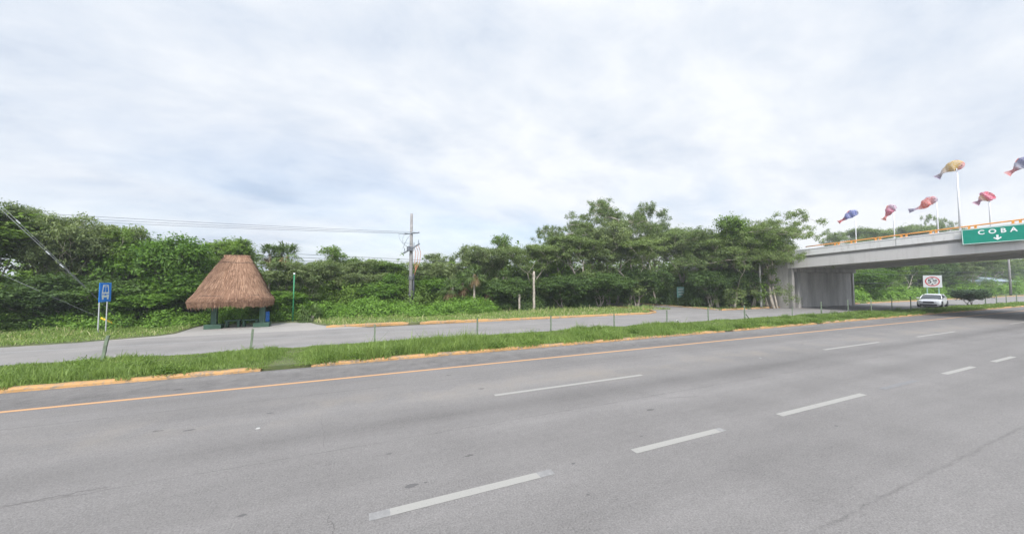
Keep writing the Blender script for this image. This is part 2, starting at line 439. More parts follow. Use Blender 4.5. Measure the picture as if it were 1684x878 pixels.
def crack(pts, w, seed):
    rr = random.Random(seed); P = []
    for (x0, y0), (x1, y1) in zip(pts[:-1], pts[1:]):
        for i in range(7):
            f = i/7; P.append((x0+(x1-x0)*f+rr.gauss(0, 0.018), y0+(y1-y0)*f+rr.gauss(0, 0.018)))
    P.append(pts[-1]); bm = BM(); rs = []
    for i, p in enumerate(P):
        a = P[max(i-1, 0)]; b = P[min(i+1, len(P)-1)]; d = Vector((b[0]-a[0], b[1]-a[1])).normalized(); n = Vector((-d.y, d.x))*w*rr.uniform(0.25, 1)*0.5
        rs.append([Vector((p[0]+n.x, p[1]+n.y, 0.003)), Vector((p[0]-n.x, p[1]-n.y, 0.003))])
    rings(bm, rs, closed=False)
    return tag(obj('road_crack', bm, mat('crack_dark', (0.12, 0.113, 0.108), 0.9)), kind='structure')
g_ = lambda x, y: tuple(on_ground(x, y)[:2])
crack([g_(538, 850), g_(548, 862), g_(545, 880)], 0.012, 1)
crack([g_(528, 680), g_(532, 705), g_(536, 740)], 0.007, 2)
crack([g_(0, 834), g_(60, 822), g_(110, 812), g_(180, 800)], 0.018, 3)
crack([g_(1020, 640), g_(1100, 655), g_(1160, 650)], 0.012, 5)
def tar(x, y, r1, r2, seed):
    c = on_ground(x, y); rr = random.Random(seed); bm = BM()
    bm.faces.new([bm.verts.new((c.x+math.cos(2*PI*k/14)*r1*rr.uniform(0.6, 1.1), c.y+math.sin(2*PI*k/14)*r2*rr.uniform(0.6, 1.1), 0.0035)) for k in range(14)])
    return tag(obj('tar_spot', bm, mat('tar_dark', (0.105, 0.10, 0.098), 0.85)), kind='structure')
for i, (x, y, a, b) in enumerate(((677, 798, .10, .05), (700, 793, .03, .02), (640, 746, .05, .025), (312, 707, .11, .04), (398, 847, .06, .03), (943, 762, .04, .025), (967, 813, .025, .02), (1055, 717, .06, .02), (444, 679, .1, .04), (1375, 700, .05, .03))):
    tar(x, y, a, b, i)

# raised reflective studs
def stud(x, y, label):
    bm = BM(); box(bm, -0.04, 0.04, -0.035, 0.035, 0, 0.015)
    for v in bm.verts:
        if v.co.z > 0.01: v.co.x *= 0.6; v.co.y *= 0.75
    o = obj('road_stud', bm, mat('stud_white', (0.24, 0.24, 0.23), 0.4)); o.location = (x, y, 0.003)
    tag(o, label, 'road stud', 'white reflective studs on the highway')
stud(-1.75, 8.18, 'small white road stud alone on the bare asphalt left of the long dashes')
stud(13.55, 8.22, 'small white road stud between the far lane dashes, before the bridge')

# ------------------------------------------------------------------ grass (real blades)
def value_noise(x, y, seed, cell):
    rs = np.random.RandomState(seed); g = rs.rand(256, 256)
    fx, fy = x/cell, y/cell
    ix, iy = np.floor(fx).astype(int), np.floor(fy).astype(int)
    u, v = fx-ix, fy-iy; u = u*u*(3-2*u); v = v*v*(3-2*v)
    a = g[ix % 256, iy % 256]; b = g[(ix+1) % 256, iy % 256]; c = g[ix % 256, (iy+1) % 256]; d = g[(ix+1) % 256, (iy+1) % 256]
    return (a*(1-u)+b*u)*(1-v)+(c*(1-u)+d*u)*v
def blades(P, hgt, wid, seed, lean=0.8, bz=None):
    """P (n,2): each blade is a bent strip of two quads"""
    rs = np.random.RandomState(seed); n = len(P)
    ang = rs.rand(n)*2*PI; la = rs.rand(n)*2*PI; ln = rs.rand(n)*lean*hgt
    dx, dy = np.cos(ang)*wid, np.sin(ang)*wid
    lx, ly = np.cos(la)*ln, np.sin(la)*ln
    z0 = bz if bz is not None else np.zeros(n)
    V = np.zeros((n, 6, 3))
    for i, (f, z, wd) in enumerate(((0, 0, 1), (0.35, 0.6, 0.8), (1.0, 1.0, 0.25))):
        V[:, 2*i, 0] = P[:, 0]+lx*f-dx*wd/2; V[:, 2*i, 1] = P[:, 1]+ly*f-dy*wd/2; V[:, 2*i, 2] = z0+hgt*z
        V[:, 2*i+1, 0] = P[:, 0]+lx*f+dx*wd/2; V[:, 2*i+1, 1] = P[:, 1]+ly*f+dy*wd/2; V[:, 2*i+1, 2] = z0+hgt*z
    base = np.arange(n)[:, None]*6
    q = np.concatenate([base+np.array([[0, 1, 3, 2]]), base+np.array([[2, 3, 5, 4]])])
    r = rs.rand(n); return V.reshape(-1, 3), q, np.concatenate([r, r])
def grass_patch(name, label, xr, yr, dens, hfun, seed, z=0.09, keep=None, wid=0.014):
    """density falls off with distance from the camera, blades widen to make up for it"""
    rs = np.random.RandomState(seed)
    Vs, Qs, Rs = [], [], []; off = 0
    x = xr[0]
    while x < xr[1]:
        step = 4.0
        cx = x+step/2; d = math.hypot(cx, (yr[0]+yr[1])/2)
        dd = dens*min(1.0, (15.0/d)**1.2); ww = wid*max(1.0, (d/15.0)**0.9)
        n = int(dd*step*(yr[1]-yr[0]))
        P = np.stack([x+rs.rand(n)*step, yr[0]+rs.rand(n)*(yr[1]-yr[0])], 1)
        h = hfun(P[:, 0], P[:, 1])*(0.5+0.7*rs.rand(n))*np.where(rs.rand(n) < 0.06, 1.75, 1.0)
        ok = h > 0.02
        if keep is not None: ok &= keep(P[:, 0], P[:, 1])
        P = P[ok]; h = h[ok]
        V, q, r = blades(P, h, ww*(0.6+0.8*rs.rand(len(P))), seed+int(x*10) % 1000, bz=np.full(len(P), z-0.03))
        Vs.append(V); Qs.append(q+off); Rs.append(r); off += len(V)
        x += step
    me = fast_mesh(name, np.concatenate(Vs), np.concatenate(Qs), np.concatenate(Rs))
    return tag(link(name, me, GRASS), label, 'grass', kind='stuff')
def median_h(x, y):
    big = value_noise(x+300, y*1.3+50, 1, 1.7); sm = value_noise(x+300, y+50, 2, 0.35)
    h = (0.10+0.44*np.clip(big-0.22, 0, 1)*(0.4+0.9*sm))*(0.75+0.5*value_noise(x+300, y+50, 8, 0.12))
    amp = np.interp(x, [-40, -9, -7.5, -3.6, -2.8, -2.5, -2.1, -1.7, -1.2, 5, 12, 22, 35, 80], [0.9, 0.85, 1.1, 1.3, 1.1, 0.42, 0.40, 1.2, 1.7, 1.5, 1.15, 0.85, 0.75, 0.7])
    edge = np.clip((y-13.42)/0.22, 0.0, 1)*np.clip((17.05-y)/0.3, 0.2, 1)
    over = value_noise(x+300, y*0+7, 3, 0.55) > np.where(x < 10, 0.50, 0.42)
    edge = np.where((y < 13.6) & ~over, np.where(y < 13.5, 0, 0.35), np.maximum(edge, np.where(y < 13.6, 0.75, 0)))
    for g0, g1 in KG:
        edge = np.where((x > g0-0.1) & (x < g1+0.1) & (y < 13.7), 0.55, edge)
    return h*amp*edge*np.where(y > 15.6, 0.5, 0.66)
grass_patch('median_grass', 'long green grass filling the median strip behind the yellow kerb', (-24, 96), (13.28, 17.0), 1150, median_h, 11, z=0.11, wid=0.016, keep=lambda x, y: y < np.interp(x, [40, 48], [17.0, 16.2]))
def verge_h(x, y):
    b = value_noise(x+300, y+50, 21, 1.2); s2 = value_noise(x+300, y+50, 22, 0.3)
    return (0.05+0.13*b*s2*2)*np.interp(y, [22, 23, 26, 30], [0.7, 0.9, 1.1, 2.0])
def in_left(x, y):
    edge = np.interp(x, [-140, -16, -12, -9.6, -9.3], [22.3, 22.35, 22.95, 24.2, 24.9])
    return (y > edge+0.03*np.sin(x*9)) & (x < -9.35)
grass_patch('verge_grass', 'short green grass on the verge around the blue bus sign', (-44, -8), (22.2, 29.5), 420, verge_h, 31, z=0.08, keep=in_left, wid=0.017)
grass_patch('verge_grass', 'grass strip behind the yellow kerb between the shelter and the side road', (-3, 26), (23.6, 30), 200, verge_h, 33, z=0.08,
            keep=lambda x, y: (y > np.interp(x, [-3, -1.5, 4, 10, 24, 26], [28, 24.8, 24.7, 24.0, 23.8, 26])), wid=0.02)
grass_patch('verge_grass', 'grass strip behind the kerb on the far side of the side road', (33.4, 120), (23.7, 31), 120, verge_h, 35, z=0.08,
            keep=lambda x, y: ~((x > 41.5) & (x < 57)), wid=0.02)

# ------------------------------------------------------------------ trees
def leaf_quads(cent, size, seed, up=0.5, asp=0.5, out=None):
    """diamond leaves around given centres"""
    rs = np.random.RandomState(seed); n = len(cent)
    nrm = rs.normal(size=(n, 3)); nrm[:, 2] += up*2
    if out is not None: nrm += out*1.2
    nrm /= np.linalg.norm(nrm, axis=1)[:, None]
    a = rs.normal(size=(n, 3)); a -= nrm*(a*nrm).sum(1)[:, None]; a /= np.linalg.norm(a, axis=1)[:, None]
    b = np.cross(nrm, a)
    s = (size*(0.6+0.8*rs.rand(n)))[:, None]
    V = np.stack([cent-a*s*0.5, cent-b*s*asp*0.5+nrm*s*0.06, cent+a*s*0.5, cent+b*s*asp*0.5+nrm*s*0.06], 1)
    q = np.arange(n*4).reshape(n, 4)
    return V.reshape(-1, 3), q, rs.rand(n)
def clump_leaves(cl, per, size, seed, up=0.5, asp=0.5):
    """cl: list of (centre, rx, rz); leaves sit in small sprays inside each clump"""
    rs = np.random.RandomState(seed); cs, outs = [], []
    for c, r, rz in cl:
        ns = max(3, int(per*(r**1.6)/9))
        d = rs.normal(size=(ns, 3)); d /= np.linalg.norm(d, axis=1)[:, None]
        rad = rs.rand(ns)**0.45*(1+np.abs(rs.normal(size=ns))*0.45*(rs.rand(ns) < 0.35))
        sp = d*rad[:, None]*np.array([r, r, rz])+np.array(c)
        k = 9
        j = rs.normal(size=(ns, k, 3))*np.array([0.16, 0.16, 0.09])*(0.7+r*0.35)
        pts = (sp[:, None, :]+j).reshape(-1, 3)
        cs.append(pts); outs.append(np.repeat(d, k, 0))
    cen = np.concatenate(cs); out = np.concatenate(outs)
    ok = cen[:, 2] > 0.03
    return leaf_quads(cen[ok], size, seed+1, up, asp, out[ok])
def skeleton(seed, H, trunk_frac, spread, levels=3, nb=(3, 4), lean=0.1, umbrella=False, r0=0.16, stems=1):
    """returns branch polylines [(pts, radii)] and tips"""
    R = random.Random(seed); br = []; tips = []
    def grow(p, d, L, r, lv):
        n = 4; pts = [p.copy()]; rad = [r]
        q = p.copy(); dd = d.copy()
        for i in range(n):
            bend = Vector((R.gauss(0, .16), R.gauss(0, .16), R.gauss(0, .08)))
            if umbrella and lv >= 1: bend.z -= 0.10
            else: bend.z += 0.05
            dd = (dd+bend).normalized(); q = q+dd*(L/n)
            pts.append(q.copy()); rad.append(r*(1-0.45*(i+1)/n))
        br.append((pts, rad))
        if lv >= levels:
            tips.append((q, lv)); return
        if lv >= 1: tips.append((pts[2]+Vector((R.gauss(0, .3), R.gauss(0, .3), 0.2)), lv))
        k = R.randint(*nb)
        a0 = R.random()*2*PI
        for j in range(k):
            az = a0+2*PI*j/k+R.gauss(0, 0.35)
            el = (R.uniform(0.12, 0.55) if umbrella else R.uniform(0.25, 1.05)) if lv > 0 else (R.uniform(0.5, 0.95) if umbrella else R.uniform(0.45, 1.2))
            side = Vector((math.cos(az), math.sin(az), 0))*spread
            nd = (dd*0.35+side*math.cos(el)+Vector((0, 0, math.sin(el)))).normalized()
            f = R.uniform(0.7, 1.0)
            start = pts[-1] if j < 2 or lv == 0 else pts[-2]
            grow(start, nd, L*R.uniform(0.55, 0.8) if lv > 0 else (H*(1-trunk_frac))*R.uniform(0.36, 0.5), rad[-1]*0.72, lv+1)
        if lv == 0 and not umbrella:
            grow(pts[-1], dd, (H*(1-trunk_frac))*0.45, rad[-1]*0.8, 1)
    for s_ in range(stems):
        a = R.random()*2*PI
        d = Vector((math.cos(a)*(lean+0.25*(stems > 1)), math.sin(a)*(lean+0.25*(stems > 1)), 1)).normalized()
        grow(Vector((R.gauss(0, .12)*(stems > 1), R.gauss(0, .12)*(stems > 1), -0.1)), d, H*trunk_frac, r0/(stems**0.5), 0)
    return br, tips
def tree_meshes(name, seed, H=8, trunk_frac=0.35, spread=1.0, levels=3, umbrella=False, r0=0.16, stems=1, clump=0.85, flat=0.65,
                per=420, lsize=0.15, asp=0.5, up=0.5, low=0, nb=(3, 4), skip=0.0):
    br, tips = skeleton(seed, H, trunk_frac, spread, levels, nb=nb, umbrella=umbrella, r0=r0, stems=stems)
    R = random.Random(seed+7)
    zmax = max(t[0].z for t in tips)+clump*flat
    k = H/zmax
    bm = BM()
    for pts, rad in br:
        tube(bm, [p*k for p in pts], [max(r, 0.012) for r in rad], 6 if rad[0] > 0.05 else 4)
    me_t = bpy.data.meshes.new(name+'_trunk'); bm.to_mesh(me_t); bm.free()
    for p in me_t.polygons: p.use_smooth = True
    cl = []
    for p, lv in tips:
        if R.random() < skip: continue
        r = clump*R.uniform(0.65, 1.25)*(1.0 if lv >= levels else 0.75)
        cl.append((tuple(p*k), r, r*flat*R.uniform(0.8, 1.2)))
    for i in range(low):   # hanging lower foliage
        a = R.random()*2*PI; rr = R.uniform(0.2, 0.42)*H
        cl.append(((math.cos(a)*rr*0.8, math.sin(a)*rr*0.8, R.uniform(0.08, 0.5)*H), clump*R.uniform(0.6, 1.0), clump*0.8))
    V, q, r = clump_leaves(cl, per, lsize, seed+3, up, asp)
    me_c = fast_mesh(name+'_crown', V, q, r)
    xy = V[:, :2]; rad = np.percentile(np.hypot(xy[:, 0], xy[:, 1]), 96)
    return me_t, me_c, H, rad
PROTO = {
 'broad1': (tree_meshes('broad1', 11, 8, 0.36, 0.9, 4, nb=(2, 3), clump=0.62, flat=0.7, per=560, lsize=0.19, low=3, up=0.8), LEAF_BROAD, BARK),
 'broad2': (tree_meshes('broad2', 23, 8, 0.30, 0.8, 4, nb=(2, 3), clump=0.60, flat=0.75, per=600, lsize=0.18, low=8, up=0.8), LEAF_BROAD, BARK),
 'broad3': (tree_meshes('broad3', 37, 8, 0.28, 1.0, 4, nb=(2, 3), clump=0.58, flat=0.65, per=600, lsize=0.18, low=8, stems=2, up=0.8), LEAF_GREY, BARK_PALE),
 'open1': (tree_meshes('open1', 41, 8, 0.40, 0.85, 4, nb=(2, 3), clump=0.50, flat=0.65, per=520, lsize=0.19, skip=0.15, up=0.8), LEAF_GREY, BARK_PALE),
 'open2': (tree_meshes('open2', 43, 8, 0.36, 0.7, 4, nb=(2, 3), clump=0.48, flat=0.8, per=520, lsize=0.18, skip=0.12, low=3, up=0.8), LEAF_BROAD, BARK_PALE),
 'umbr1': (tree_meshes('umbr1', 52, 9, 0.40, 1.15, 5, umbrella=True, clump=0.46, flat=0.5, per=640, lsize=0.14, up=1.0, skip=0.10, nb=(2, 3), r0=0.2, low=3), LEAF_FEATHER, BARK_PALE),
 'umbr2': (tree_meshes('umbr2', 67, 9, 0.36, 1.1, 5, umbrella=True, clump=0.46, flat=0.5, per=640, lsize=0.14, up=1.0, skip=0.10, nb=(2, 3), r0=0.2, stems=2, low=3), LEAF_FEATHER, BARK_PALE),
 'feath': (tree_meshes('feath', 71, 8, 0.28, 1.0, 4, nb=(2, 3), clump=0.66, flat=0.5, per=680, lsize=0.14, up=0.9, low=8), LEAF_FEATHER, BARK_PALE),
 'dark1': (tree_meshes('dark1', 83, 6, 0.25, 0.9, 3, clump=0.62, flat=0.8, per=560, lsize=0.18, low=8, stems=3), LEAF_DARK, BARK_PALE),
 'bright1': (tree_meshes('bright1', 91, 5, 0.2, 0.9, 3, clump=0.62, flat=0.8, per=560, lsize=0.18, low=12, stems=2, up=0.8), LEAF_BRIGHT, BARK),
}
USED = {}
def tree(kind, px, s, topy, width, label, name='tree', cat='tree', group='trees of the roadside wood', rz=None, x=None, base=0.05, xp=None):
    (mt, mc, H, rad), lm, tm = PROTO[kind]
    p = on_y(px, topy, s) if xp is None else on_x(px, topy, xp)
    s = p.y
    X = p.x if x is None else x
    if x is not None: p = Vector((X, s, on_y(px, topy, s).z))
    h = p.z-base
    o = thing(name, label, cat, (X, s, base), rz if rz is not None else (px*0.73) % 6.28, group)
    sxy = width/2/rad
    t_ = link('trunk', mt, tm, o); c_ = link('crown', mc, lm, o)
    o.scale = (sxy, sxy, h/H)
    return o

G1 = 'trees of the wood left of the thatched shelter'
tree('broad1', -40, 30.5, 345, 7, 'tree at the left edge of the picture, its crown mostly cut off by the frame', group=G1)
tree('open1', 12, 30.0, 334, 5.2, 'tallest grey-green tree at the far left, behind the guy wires', group=G1, rz=1.0)
tree('open1', 66, 31.5, 337, 5.0, 'tall open-crowned tree left of the bus sign, its top reaching up to the power lines', group=G1)
tree('broad3', 100, 30.5, 372, 5.0, 'pale green tree between the tall open-crowned tree and the bus sign', group=G1, rz=2.0)
tree('broad3', 142, 30.5, 356, 4.6, 'broad tree with pale leaf clusters standing directly behind the blue bus sign', group=G1)
tree('open2', 178, 32, 382, 3.4, 'slim tree rising just right of the blue bus sign', group=G1)
tree('open2', 200, 31, 374, 3.6, 'narrow tree with a spiky top, second right of the bus sign', group=G1, rz=4.1)
tree('bright1', 228, 31, 392, 4.2, 'rounded light green tree between the bus sign and the thatched shelter', group=G1, rz=1.2)
tree('broad2', 258, 31.5, 374, 4.2, 'dense bright tree left of the thatched roof, tallest of that row', group=G1, rz=2.0)
tree('bright1', 290, 31, 388, 4.4, 'yellow-green tree showing over the left slope of the thatched roof', group=G1)
tree('bright1', 300, 30.3, 440, 5, 'bright leafy tree low behind the left eave of the thatched roof', group=G1, rz=0.6)
tree('open2', 330, 33, 405, 3.8, 'small dark tree in the dip of the skyline left of the thatched roof peak', group=G1, rz=2.2)
tree('broad1', 365, 34, 389, 4.2, 'dark tree whose top shows above the thatched roof peak', group=G1, rz=4.0)
tree('open1', 392, 35, 400, 3.4, 'slender tree behind the right half of the thatched roof top', group=G1, rz=0.4)
tree('dark1', 85, 29.3, 448, 5.5, 'dark lower tree in front of the tall ones left of the bus sign', group=G1)
tree('dark1', 190, 29.8, 455, 5, 'dark bushy tree right behind the posts of the bus sign', group=G1, rz=1.0)
tree('broad2', 8, 29.5, 442, 5, 'bushy tree at the left frame edge under the guy wires', group=G1, rz=3.0)
tree('bright1', 250, 29.5, 468, 4.5, 'low bright green tree at the grass edge between bus sign and shelter', group=G1, rz=2.6)
G2 = 'trees of the low wood between shelter and utility pole'
tree('broad3', 505, 32, 428, 5.6, 'rounded grey-green tree right behind the thin green pole', group=G2)
tree('open2', 547, 37, 405, 5.2, 'sparse tall tree standing out of the skyline right of the palms', group=G2)
tree('broad3', 585, 36, 446, 5, 'pale green tree with a thin white stem midway between green pole and utility pole', group=G2, rz=1.4)
tree('open1', 625, 44, 425, 6, 'far open tree on the skyline left of the utility pole', group=G2)
tree('open1', 700, 44, 414, 6.5, 'far feathery tree on the skyline just behind the utility pole', group=G2, rz=2.2)
tree('bright1', 615, 34, 462, 5.5, 'bright green leafy tree left of the utility pole base', group=G2, rz=0.2)
tree('bright1', 655, 37, 450, 5, 'yellowish-green tree close behind the utility pole shaft', group=G2, rz=3.3)
tree('bright1', 705, 36, 455, 5.5, 'bright tree immediately right of the utility pole', group=G2, rz=5.1)
tree('broad2', 440, 35, 440, 4.5, 'small tree right beside the thatched roof, in the sky gap', group=G2, rz=3.6)
tree('bright1', 455, 31.5, 478, 4.5, 'low bright tree between the blue bin and the green pole', group=G2, rz=4.4)
tree('broad2', 740, 38, 436, 5.5, 'mid-green tree filling the gap between the utility pole and the fan palms', group=G2, rz=1.8)
tree('broad3', 566, 38, 426, 6, 'grey-green tree in the skyline between the sparse tall tree and the utility pole, left one', group=G2, rz=0.7)
tree('open2', 598, 39, 431, 5.5, 'round-topped tree in the skyline left of the utility pole, beside the pale stem', group=G2, rz=3.9)
tree('broad1', 645, 40, 428, 6.5, 'wide tree in the skyline directly left of the utility pole switchgear', group=G2, rz=5.9)
tree('broad2', 690, 39, 434, 6, 'tree in the skyline immediately right of the utility pole cables', group=G2, rz=2.5)
tree('broad3', 722, 37, 430, 5.5, 'pale tree in the skyline between the utility pole and the first fan palm', group=G2, rz=4.5)
G3 = 'trees of the tall wood before the side road'
tree('broad3', 790, 35, 402, 5.5, 'tree rising behind the fan palms, first of the tall wood', group=G3, rz=0.9)
tree('open2', 822, 35, 387, 5.5, 'pointed tree crown just left of the lone bare post', group=G3)
tree('feath', 868, 32.5, 402, 6, 'pale feathery tree around the top of the lone bare post', group=G3)
tree('broad2', 902, 35, 385, 6, 'broad tree between the lone bare post and the big umbrella tree', group=G3, rz=5.5)
tree('umbr1', 925, 34, 358, 8, 'small umbrella tree at the left shoulder of the tall wood', group=G3, rz=0.4)
tree('umbr1', 1012, 36.5, 326, 13.5, 'tallest flat-topped umbrella tree of the wood, left of the side road', group=G3, rz=2.4)
tree('umbr2', 1075, 36, 352, 9, 'leaning umbrella tree spreading over the mouth of the side road', group=G3, rz=1.1)
tree('feath', 955, 32, 388, 7.5, 'wide feathery tree low in front of the big umbrella tree', group=G3, rz=3.1)
tree('feath', 1032, 31.5, 396, 7.5, 'feathery tree right of centre beneath the big umbrella tree', group=G3, rz=4.7)
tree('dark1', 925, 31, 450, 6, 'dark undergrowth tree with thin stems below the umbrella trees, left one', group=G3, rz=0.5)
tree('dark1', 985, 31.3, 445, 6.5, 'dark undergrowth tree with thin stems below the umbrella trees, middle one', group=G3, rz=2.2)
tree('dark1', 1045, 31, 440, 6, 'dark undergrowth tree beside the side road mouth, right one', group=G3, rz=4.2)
tree('dark1', 835, 31.5, 455, 5.5, 'dark bushy tree behind the lone bare post', group=G3, rz=5.2)
tree('umbr2', 960, 35, 346, 9, 'layered tree between the small and the tallest umbrella tree', group=G3, rz=4.4)
tree('umbr1', 1042, 34.5, 332, 9.5, 'pale flat crown on the right side of the tallest umbrella tree', group=G3, rz=5.6)
tree('broad3', 1000, 33.5, 368, 7.5, 'dense round crown filling the middle of the tall wood below the flat tops', group=G3, rz=2.9)
tree('feath', 1078, 33, 385, 6.5, 'feathery tree at the right end of the tall wood by the side road mouth', group=G3, rz=1.9)
G4 = 'trees between the side road and the overpass'
tree('feath', 1100, 46, 374, 10, 'hazy tree at the back of the side road, left of its green road sign', group=G4, rz=0.3)
tree('umbr2', 1158, 0, 368, 9, 'spreading tree over the right side of the side road', group=G4, rz=3.0, xp=36)
tree('feath', 1178, 0, 388, 7, 'feathery tree at the corner of the side road and service road', group=G4, rz=1.0, xp=35.5)
tree('broad2', 1218, 0, 360, 7, 'tall dense tree left of the white pole', group=G4, rz=2.8, xp=39)
tree('umbr1', 1268, 0, 350, 12.5, 'flat-topped umbrella tree leaning over the left end of the overpass', group=G4, rz=5.0, xp=40.5)
tree('dark1', 1168, 0, 440, 4.5, 'dark leafy tree at the kerb corner of the side road', group=G4, rz=1.7, xp=35)
tree('dark1', 1200, 0, 440, 4.0, 'dark leafy tree left of the white pole, at the kerb', group=G4, rz=3.9, xp=37.5)
tree('umbr2', 1256, 0, 372, 7, 'leafy spreading tree behind the white pole, hiding the approach ramp', group=G4, rz=0.8, xp=41.2)
tree('feath', 1205, 0, 405, 6, 'feathery tree in the middle of the thicket left of the white pole', group=G4, rz=5.8, xp=37)
tree('feath', 1128, 0, 378, 8, 'tree in front of the approach ramp, leftmost of three behind the corner thicket', group=G4, rz=2.3, xp=37.5)
tree('broad3', 1152, 0, 382, 7, 'tree in front of the approach ramp, middle of three behind the corner thicket', group=G4, rz=1.3, xp=38.5)
tree('feath', 1190, 0, 376, 7.5, 'tree in front of the approach ramp, rightmost of three behind the corner thicket', group=G4, rz=0.2, xp=39.5)
tree('umbr2', 1236, 0, 352, 9.5, 'spreading flat crown above the white pole, left neighbour of the overhanging umbrella tree', group=G4, rz=4.0, xp=40)
tree('feath', 1274, 0, 372, 4.5, 'light tree right at the parapet corner of the overpass', group=G4, rz=2.0, xp=40.8)
G5 = 'trees beyond the overpass'
for px, s, ty, wd, kd, lb in (
    (1372, 46, 374, 12, 'umbr2', 'far tree seen above the parapet left of the blue fish flag'),
    (1432, 44, 374, 12, 'feath', 'far tree seen above the parapet between the blue and pink fish flags'),
    (1478, 46, 372, 12, 'feath', 'far low tree seen above the parapet behind the pink fish flag'),
    (1520, 44, 352, 13, 'umbr1', 'tall far tree seen above the parapet left of the orange fish flag'),
    (1562, 44, 366, 12, 'umbr2', 'far tree seen above the parapet right of the orange fish flag'),
    (1425, 28.2, 442, 5.0, 'bright1', 'dense green tree tight against the right end of the abutment wall'),
    (1450, 29.5, 430, 6.5, 'broad2', 'green tree under the overpass, second from the abutment'),
    (1483, 30, 425, 6.5, 'open2', 'tree with a visible brown trunk under the overpass, left of the height sign'),
    (1520, 31, 425, 8, 'dark1', 'dark tree directly behind the height limit sign'),
    (1556, 31, 428, 9, 'broad3', 'pale tree just right of the height limit sign'),
    (1590, 32, 425, 10, 'feath', 'hazy tree above the dark median shrub'),
    (1625, 34, 425, 12, 'feath', 'hazy tree between the median shrub and the far utility pole'),
    (1662, 36, 422, 13, 'broad2', 'hazy tree behind the far utility pole'),
    (1700, 37, 422, 14, 'feath', 'hazy tree at the right picture edge under the overpass')):
    tree(kd, px, s, ty, wd, lb, group=G5)

# dark median shrub near the car
def shrub_mesh(seed):
    return tree_meshes('median_shrub', seed, 2.0, 0.3, 1.0, 2, clump=0.36, flat=0.8, per=900, lsize=0.14, stems=4, nb=(3, 3), r0=0.07)
LEAF_SHRUB = leaf_mat('leaf_shrub', (0.018, 0.04, 0.018), (0.06, 0.10, 0.045), trans=0.15)
PROTO['mshrub'] = (shrub_mesh(131), LEAF_SHRUB, BARK)
tree('mshrub', 1592, 16.3, 475, 3.9, 'dark green shrub with bare lower stems growing in the median right of the car', name='shrub', cat='shrub', group=None)

# ------------------------------------------------------------------ palms
def fan_frond(rs, base, direction, L, droop, nl=16, fan=0.75, dry=False):
    """one fan frond: a stalk and a hand of narrow strips"""
    d = direction/np.linalg.norm(direction)
    side = np.cross(d, [0, 0, 1.0]); side /= (np.linalg.norm(side)+1e-6)
    hub = base+d*L*0.5+np.array([0, 0, -droop*L*0.08])
    V = []; Q = []
    def strip(p0, p1, p2, w0, w1, nrm):
        i = len(V)
        for p, ww in ((p0, w0), (p1, w1), (p2, w1*0.15)):
            V.append(p-nrm*ww/2); V.append(p+nrm*ww/2)
        Q.append((i, i+1, i+3, i+2)); Q.append((i+2, i+3, i+5, i+4))
    strip(base, (base+hub)/2+np.array([0, 0, 0.03]), hub, 0.035, 0.03, side)
    for j in range(nl):
        a = (j/(nl-1)-0.5)*2*fan*PI*0.95
        r = L*0.55*(1-0.25*abs(a)/PI)*rs.uniform(0.85, 1.1)
        dd = d*math.cos(a)+side*math.sin(a)
        nn = np.cross(dd, [0, 0, 1.0]); nn /= (np.linalg.norm(nn)+1e-6)
        p1 = hub+dd*r*0.55+np.array([0, 0, rs.uniform(-0.03, 0.05)])
        p2 = hub+dd*r+np.array([0, 0, -droop*r*rs.uniform(0.3, 0.8)])
        strip(hub, p1, p2, 0.02, 0.055, nn)
    return V, Q
def palm_meshes(name, seed, H, nfr=22, L=1.3, skirt=8, trunk_r=0.09):
    rs = np.random.RandomState(seed)
    def build(nf, el0, el1, droop, LL):
        V, Q = [], []
        for i in range(nf):
            az = rs.rand()*2*PI; el = rs.uniform(el0, el1)
            d = np.array([math.cos(az)*math.cos(el), math.sin(az)*math.cos(el), math.sin(el)])
            v, q = fan_frond(rs, np.array([0, 0, H-0.05*rs.rand()]), d, LL*rs.uniform(0.8, 1.15), droop)
            o = len(V); V += v; Q += [tuple(k+o for k in f) for f in q]
        V = np.array(V); Q = np.array(Q)
        return fast_mesh(name+'_fronds', V, Q, rs.rand(len(Q)))
    green = build(nfr, -0.5, 1.3, 0.6, L)
    dry = build(skirt, -1.45, -0.7, 0.5, L*0.9) if skirt else None
    bm = BM()
    n = max(6, int(H/0.3))
    pts = [(math.sin(i/n*1.3)*0.12, math.cos(i/n*1.7)*0.10-0.1, H*i/n) for i in range(n+1)]
    tube(bm, pts, [trunk_r*(1.25-0.3*i/n)*(1.06 if i % 2 else 0.97) for i in range(n+1)], 8)
    me = bpy.data.meshes.new(name+'_trunk'); bm.to_mesh(me); bm.free()
    for p in me.polygons: p.use_smooth = True
    return me, green, dry, H
PALMS = {'tall': palm_meshes('tall', 5, 6.0, 26, 1.2, 9), 'mid': palm_meshes('mid', 8, 3.6, 24, 1.35, 11), 'young': palm_meshes('young', 9, 0.5, 22, 1.3, 0, 0.1)}
def palm(kind, px, s, topy, label, crown=1.0, name='fan_palm', group='fan palms along the wood edge', rz=0.0):
    mt, mg, md, H = PALMS[kind]
    p = on_y(px, topy, s)
    o = thing(name, label, 'palm', (p.x, s, 0.05), rz, group)
    hz = (p.z-0.05)/(H+0.9*crown)
    link('trunk', mt, BARK_PALE, o).scale = (1, 1, hz)
    g = link('crown', mg, LEAF_PALM, o); g.scale = (crown, crown, crown); g.location = (0, 0, H*(hz-crown))
    if md: 
        d = link('dead_fronds', md, LEAF_DRY, o); d.scale = (crown, crown, crown); d.location = (0, 0, H*(hz-crown))
    return o
palm('tall', 443, 33.5, 402, 'fan palm on the skyline nearest the thatched roof', 1.0)
palm('tall', 459, 34, 404, 'middle fan palm of the skyline trio right of the thatched roof', 0.85, rz=1.0)
